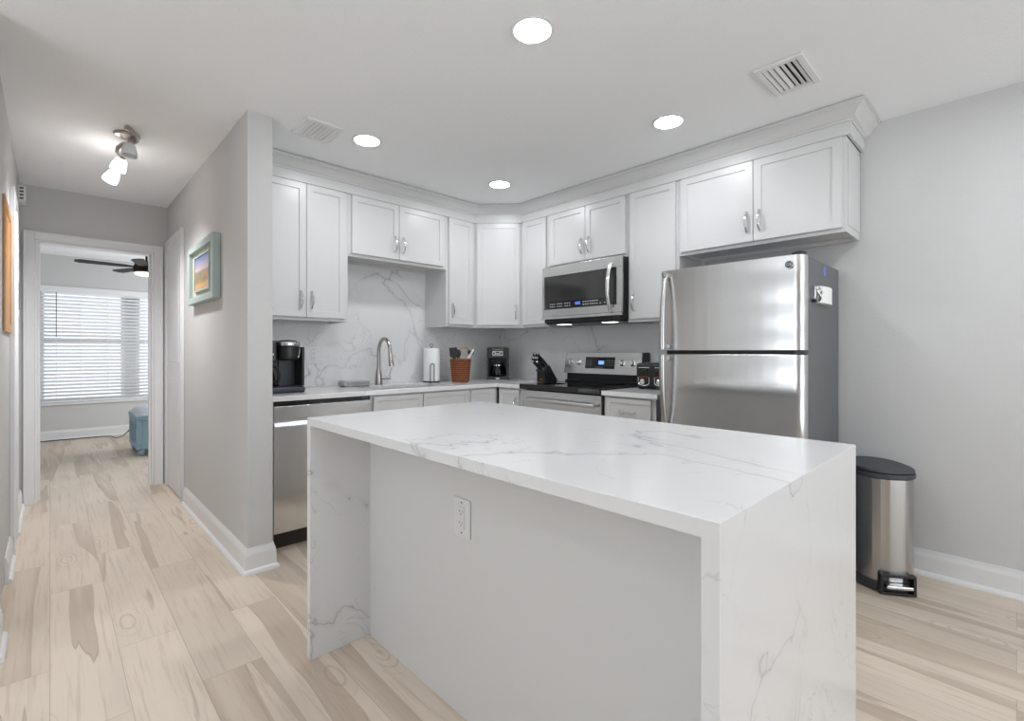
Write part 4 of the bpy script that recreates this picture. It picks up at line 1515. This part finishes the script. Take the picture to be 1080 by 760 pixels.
A, B = .178, .128
obj('body', MB().prism(oval(A, B), .030, .548, .002, 1), M_STEELV, tc, True)
obj('base', MB().prism(oval(A + .007, B + .007), .0004, .052, .006, 2), M_DARK, tc, True)
obj('lid', MB().prism(oval(A + .007, B + .007), .5485, .572, .004, 2).prism(oval(A + .004, B + .004), .572, .590, .007, 3), M_DARK, tc, True)
obj('hinge', MB().box(A - .006, A + .018, -.05, .05, .50, .575, .005), M_DARK, tc, True)
hs = MB().box(-A - .022, -A + .01, -.076, .076, .002, .014, .003).box(-A - .022, -A + .01, -.076, -.062, .014, .085, .003).box(-A - .022, -A + .01, .062, .076, .014, .085, .003).box(-A - .022, -A + .01, -.076, .076, .085, .099, .003)
hs.box(-A + .002, -A + .008, -.062, .062, .014, .085)
obj('pedal_housing', hs, M_BLACK, tc, True)
obj('pedal', MB().box(-A - .040, -A - .004, -.056, .056, .036, .054, .006, 3), M_CHROME, tc, True)

# ================================================================== CEILING THINGS
first = None
for (x, y), lb in zip(((1.377, 1.322), (2.468, 1.330), (1.377, 2.700), (2.466, 2.712)),
                      ('round recessed ceiling light nearest the viewer, above the island', 'round recessed ceiling light in front of the refrigerator cabinet',
                       'round recessed ceiling light beside the ceiling vent, in front of the sink', 'round recessed ceiling light in front of the corner cabinet')):
    if first is None:
        r = thing('recessed_light', lb, 'ceiling light', (x, y, ZC), 0, 'recessed ceiling lights')
        obj('trim_ring', MB().lathe([(.072, -.0004), (.086, -.0004), (.087, -.004), (.082, -.007), (.073, -.006), (.072, -.0004)], (0, 0, 0), 48), M_WHITE, r, True)
        obj('lens', MB().lathe([(.0, -.003), (.0715, -.003), (.0715, -.0006), (0, -.0006)], (0, 0, 0), 48), M_LENS, r, True)
        first = r
    else:
        r = copy_tree(first)
        r.location = (x, y, ZC)
        r['label'] = lb


for (x, y), lb in zip(((0.288, 1.325), (1.377, -0.10), (2.467, -0.10), (-1.20, 0.60)),
                      ('added unseen recessed light where the hall meets the living room', 'added unseen recessed light in the middle of the living room',
                       'added unseen recessed light by the living room side window', 'added unseen recessed light by the grey living room wall')):
    r = copy_tree(first)  # added lights out of view, brightening floor, hall and island panel
    r.location = (x, y, ZC)
    r['label'] = lb


def vent(label, x0, x1, y0, y1, along):
    r = thing('ceiling_vent', label, 'vent', ((x0 + x1) / 2, (y0 + y1) / 2, ZC), 0, 'ceiling vents')
    bd_ = .028
    f_ = MB()
    z0, z1 = ZC - .014, ZC - .0005
    f_.box(x0, x1, y0, y0 + bd_, z0, z1, .003).box(x0, x1, y1 - bd_, y1, z0, z1, .003)
    f_.box(x0, x0 + bd_, y0 + bd_, y1 - bd_, z0, z1, .003).box(x1 - bd_, x1, y0 + bd_, y1 - bd_, z0, z1, .003)
    obj('frame', f_, M_TRIM, r)
    obj('dark_backing', MB().box(x0 + bd_, x1 - bd_, y0 + bd_, y1 - bd_, ZC - .0015, ZC - .0005), M_BLACK, r)  # flat black sheet in place of the shaded hollow behind the louvers
    n = 6
    for i in range(n):
        if along == 'x':
            a, b = y0 + bd_, y1 - bd_
            cc = a + (b - a) * (i + .5) / n
            lo = MB().box(x0 + bd_ + .001, x1 - bd_ - .001, -.0088, .0088, -.001, .001)
            lo.xf(Matrix.Translation((0, cc, ZC - .0095)) @ Matrix.Rotation(R(22 if i < 3 else -22), 4, 'X'))
        else:
            a, b = x0 + bd_, x1 - bd_
            cc = a + (b - a) * (i + .5) / n
            lo = MB().box(-.0085, .0085, y0 + bd_ + .001, y1 - bd_ - .001, -.001, .001)
            lo.xf(Matrix.Translation((cc, 0, ZC - .0095)) @ Matrix.Rotation(R(24), 4, 'Y'))
        obj('louver', lo, M_TRIM, r)
    return r


vent('white ceiling vent with slats in front of the refrigerator cabinet', 2.295, 2.594, .628, .824, 'x')
vent('white ceiling vent near the partition wall', 1.002, 1.197, 2.637, 2.890, 'y')

# hall track light
tl = thing('track_light', 'brushed nickel three head ceiling spotlight in the hall', 'ceiling light', (.325, 3.60, ZC))
obj('canopy', MB().lathe([(.062, -.0005), (.064, -.006), (.058, -.016), (.03, -.022), (.012, -.026), (0, -.027)], (0, 0, 0), 36, Matrix.Identity(4)), M_NICKEL, tl, True)
ar = [(-.020, -.15, -.014), (.008, -.13, -.016), (.035, -.09, -.024), (.046, -.04, -.036), (.030, .0, -.042), (.008, .06, -.046), (.002, .15, -.056), (-.006, .21, -.080), (-.014, .265, -.112)]
hk = [(.012, .03, -.042), (-.018, .05, -.050), (-.036, .07, -.066), (-.038, .09, -.086), (-.026, .105, -.098)]
obj('track_bar', MB().tube(ar, .0085, 10, flat=1.5).tube(hk, .0085, 10, flat=1.5).cyl((.012, 0, -.02), (.024, 0, -.05), .009, n=12), M_NICKEL, tl, True)
for (hx, hy, hz), dr_, lit in (((.010, -.06, -.030), (-.05, -.08, -1), False), ((.003, .155, -.060), (-.25, .5, -.83), True), ((-.014, .265, -.115), (-.35, .62, -.7), True)):
    d_ = Vector(dr_).normalized()
    q = d_.to_track_quat('Z', 'Y').to_matrix().to_4x4()
    Mh = Matrix.Translation((hx, hy, hz)) @ q @ Matrix.Scale(.82, 4)
    hd2 = obj('spot_head', MB().lathe([(.008, .0), (.010, .03), (.017, .036), (.019, .058), (.0, .060)], (0, 0, 0), 20, Mh), M_NICKEL, tl, True)
    obj('shade', MB().lathe([(.020, .050), (.034, .062), (.046, .110), (.049, .142), (.046, .142), (.030, .066), (.0, .062)], (0, 0, 0), 28, Mh), M_SHADELIT if lit else M_SHADEOFF, hd2, True)
    if lit:
        sp_ = bpy.data.lights.new('spot_bulb', 'SPOT')
        sp_.energy = 35
        sp_.color = (0.98, 0.985, 1.0)
        sp_.spot_size = R(142)
        sp_.spot_blend = 1.0
        sp_.shadow_soft_size = 0.05
        so = bpy.data.objects.new('spot_bulb', sp_)
        col.objects.link(so)
        so.location = Vector(tl.location) + Mh @ Vector((0, 0, .150))
        so.rotation_euler = (d_ * .25 + Vector((0, 0, -1))).to_track_quat('-Z', 'Y').to_euler()

# ================================================================== HALL WALL THINGS
pf = thing('picture_frame', 'small beach painting in pale aqua frame on the partition wall', 'picture', (XP0, 3.70, 1.70))
PY0, PY1, PZ0, PZ1 = 3.335, 4.080, 1.490, 1.885
fr = MB()
bw = .060
xf0, xf1 = XP0 - .045, XP0 - .0006
fr.box(xf0, xf1, PY0, PY0 + bw, PZ0, PZ1, .006).box(xf0, xf1, PY1 - bw, PY1, PZ0, PZ1, .006)
fr.box(xf0, xf1, PY0 + bw, PY1 - bw, PZ0, PZ0 + .045, .006).box(xf0, xf1, PY0 + bw, PY1 - bw, PZ1 - .045, PZ1, .006)
obj('frame', fr, M_FRAMEP, pf)
obj('mat_board', MB().box(XP0 - .020, XP0 - .012, PY0 + bw, PY1 - bw, PZ0 + .045, PZ1 - .045), M_MATB, pf)
ob = MB().box(XP0 - .030, XP0 - .0205, 3.50, 3.895, 1.578, 1.795)
obj('inner_lip', MB().box(XP0 - .034, XP0 - .0205, 3.487, 3.4995, 1.565, 1.808).box(XP0 - .034, XP0 - .0205, 3.8955, 3.908, 1.565, 1.808).box(XP0 - .034, XP0 - .0205, 3.4995, 3.8955, 1.565, 1.5775).box(XP0 - .034, XP0 - .0205, 3.4995, 3.8955, 1.7955, 1.808), M_FRAMEP, pf)
obj('artwork', ob, M_ART, pf)

lp = thing('picture_frame', 'tall golden wood framed picture on the left wall, seen edge on', 'picture', (XL, 3.63, 1.6))
gx0, gx1 = XL + .0006, XL + .010
pa, pb, pz0, pz1 = 3.36, 3.895, 1.265, 1.925
fr = MB().box(gx0, gx1, pa, pa + .05, pz0, pz1, .003).box(gx0, gx1, pb - .05, pb, pz0, pz1, .003).box(gx0, gx1, pa + .05, pb - .05, pz0, pz0 + .05, .003).box(gx0, gx1, pa + .05, pb - .05, pz1 - .05, pz1, .003)
obj('frame', fr, M_GOLDWOOD, lp)
obj('panel', MB().box(gx0, gx1 - .004, pa + .0505, pb - .0505, pz0 + .0505, pz1 - .0505), M_GOLDWOOD, lp)
ch = thing('door_chime', 'white door chime box high on the left wall near the hall end', 'door chime', (XL, 4.93, 2.28))
obj('housing', MB().box(XL + .0005, XL + .040, 4.85, 5.0, 2.225, 2.335, .004), M_WHITE, ch)
sl = MB()
for k in range(4):
    sl.box(XL + .010, XL + .030, 4.8488, 4.8500, 2.240 + k * .024, 2.254 + k * .024)
obj('vent_grille', sl, M_DARK, ch)
th = thing('thermostat', 'grey thermostat panel on the left wall beside the bedroom doorway', 'thermostat', (XL, 4.6, 1.55))
obj('plate', MB().box(XL + .0005, XL + .012, 4.45, 4.75, 1.40, 1.72, .003), M_WHITE, th)
obj('screen', MB().box(XL + .0122, XL + .018, 4.50, 4.70, 1.45, 1.62, .002), M_DARK, th)

# ================================================================== BEDROOM
bl = thing('window_blind', 'white horizontal slat blind over the bedroom window', 'blind', (.75, YB - .03, WZ0))
bx0, bx1 = -.085, 1.60
obj('headrail', MB().box(bx0, bx1, YB + .002, YB + .055, WZ1 - .055, WZ1 - .002, .004).box(bx0 - .01, bx1 + .01, YB - .016, YB - .003, WZ1 - .075, WZ1 + .004, .004), M_BLIND, bl)
sl = MB()
ns = 31
zt_, zb2 = WZ1 - .085, WZ0 + .045
for i in range(ns):
    z = zb2 + (zt_ - zb2) * i / (ns - 1)
    sl.box(bx0, bx1, -.024, .024, -.0014, .0014, M=Matrix.Translation((0, YB + .028, z)) @ Matrix.Rotation(R(-36), 4, 'X'))
obj('slats', sl, M_BLIND, bl)
obj('bottom_rail', MB().box(bx0, bx1, YB + .004, YB + .052, WZ0 + .003, WZ0 + .022, .003), M_BLIND, bl)
cd = MB()
for xx in (.06, .30, .58, 1.0, 1.35):
    cd.box(xx - .003, xx + .003, YB + .001, YB + .003, WZ0 + .02, WZ1 - .055)
obj('ladder_cord', cd, M_BLIND, bl)
obj('wand', MB().cyl((.06, YB - .010, WZ1 - .06), (.06, YB - .012, WZ1 - .66), .004, n=8), M_DARK, bl)

ot = thing('storage_ottoman', 'blue painted storage bench with pale cushion lid in the bedroom', 'ottoman', (.95, 7.05, 0))
ox0, ox1, oy0, oy1 = .690, 1.14, 6.72, 7.40
bo = MB().box(ox0 + .05, ox1, oy0, oy1, .075, .40, .006)
bo.box(ox0, ox0 + .05, oy0, oy1, .075, .13, .005).box(ox0, ox0 + .05, oy0, oy1, .345, .40, .005)
bo.box(ox0, ox0 + .05, oy0, oy0 + .06, .13, .345, .004).box(ox0, ox0 + .05, oy1 - .06, oy1, .13, .345, .004)
obj('body', bo, M_OTTO, ot)
for k in range(4):
    yy = oy0 + .14 + k * .135
    obj('column', MB().box(ox0 + .006, ox0 + .044, yy - .022, yy + .022, .1305, .3445, .004), M_OTTO, ot)
obj('lid', MB().box(ox0 - .006, ox1 + .006, oy0 - .006, oy1 + .006, .4005, .448, .006), M_OTTO, ot)
# domed cushion
t = bmesh.new()
nx, ny = 14, 18
gv = {}
for i in range(nx + 1):
    for j in range(ny + 1):
        a, b_ = i / nx * 2 - 1, j / ny * 2 - 1
        hgt = .085 * (1 - abs(a) ** 3.0) ** .6 * (1 - abs(b_) ** 5.0) ** .6
        gv[i, j] = t.verts.new((ox0 + (ox1 - ox0) * i / nx, oy0 + (oy1 - oy0) * j / ny, .450 + hgt))
for i in range(nx):
    for j in range(ny):
        t.faces.new((gv[i, j], gv[i + 1, j], gv[i + 1, j + 1], gv[i, j + 1]))
rim = [gv[i, 0] for i in range(nx + 1)] + [gv[nx, j] for j in range(1, ny + 1)] + [gv[i, ny] for i in range(nx - 1, -1, -1)] + [gv[0, j] for j in range(ny - 1, 0, -1)]
t.faces.new(rim[::-1])
bmesh.ops.recalc_face_normals(t, faces=t.faces)
mb = MB()
mb.merge(t)
obj('cushion', mb, M_CUSH, ot, smooth=60)
for xx in (ox0 + .05, ox1 - .05):
    for yy in (oy0 + .05, oy1 - .05):
        obj('foot', MB().lathe([(.018, .0), (.030, .015), (.038, .040), (.034, .062), (.028, .0748)], (xx, yy, 0), 20), M_OTTO, ot)

cf = thing('ceiling_fan', 'black ceiling fan with glowing lamp in the bedroom', 'ceiling fan', (.835, 7.20, ZC))
obj('downrod', MB().lathe([(.012, -.20), (.012, -.04), (.055, -.035), (.062, -.0005)], (0, 0, 0), 24), M_FANBLK, cf, True)
obj('motor', MB().lathe([(.085, -.335), (.125, -.325), (.130, -.29), (.115, -.225), (.08, -.205), (.02, -.195)], (0, 0, 0), 36), M_FANBLK, cf, True)
obj('lamp', MB().lathe([(0, -.372), (.07, -.366), (.108, -.352), (.116, -.3365), (0, -.336)], (0, 0, 0), 36), M_FANLAMP, cf, True)
for k in range(5):
    a = R(184 + 72 * k)
    bl_ = MB().prism([(.12, -.022), (.22, -.050), (.60, -.062), (.645, -.03), (.645, .03), (.60, .058), (.22, .046), (.12, .022)], -.003, .003, .001, 1,
                     Matrix.Translation((0, 0, -.268)) @ Matrix.Rotation(a, 4, 'Z') @ Matrix.Rotation(R(9), 4, 'X'))
    obj('blade', bl_, M_FANBLK, cf, True)

cdo = obj('power_cable', MB().tube([(-.3, 8.68, .008), (.0, 8.67, .008), (.30, 8.66, .008), (.50, 8.64, .009), (.60, 8.55, .012), (.63, 8.2, .03), (.66, 7.8, .10), (.68, 7.415, .20), (.72, 7.410, .26)], .006, 8), M_CORD)
tag(cdo, 'black power cord lying along the bedroom wall below the window', 'cord')
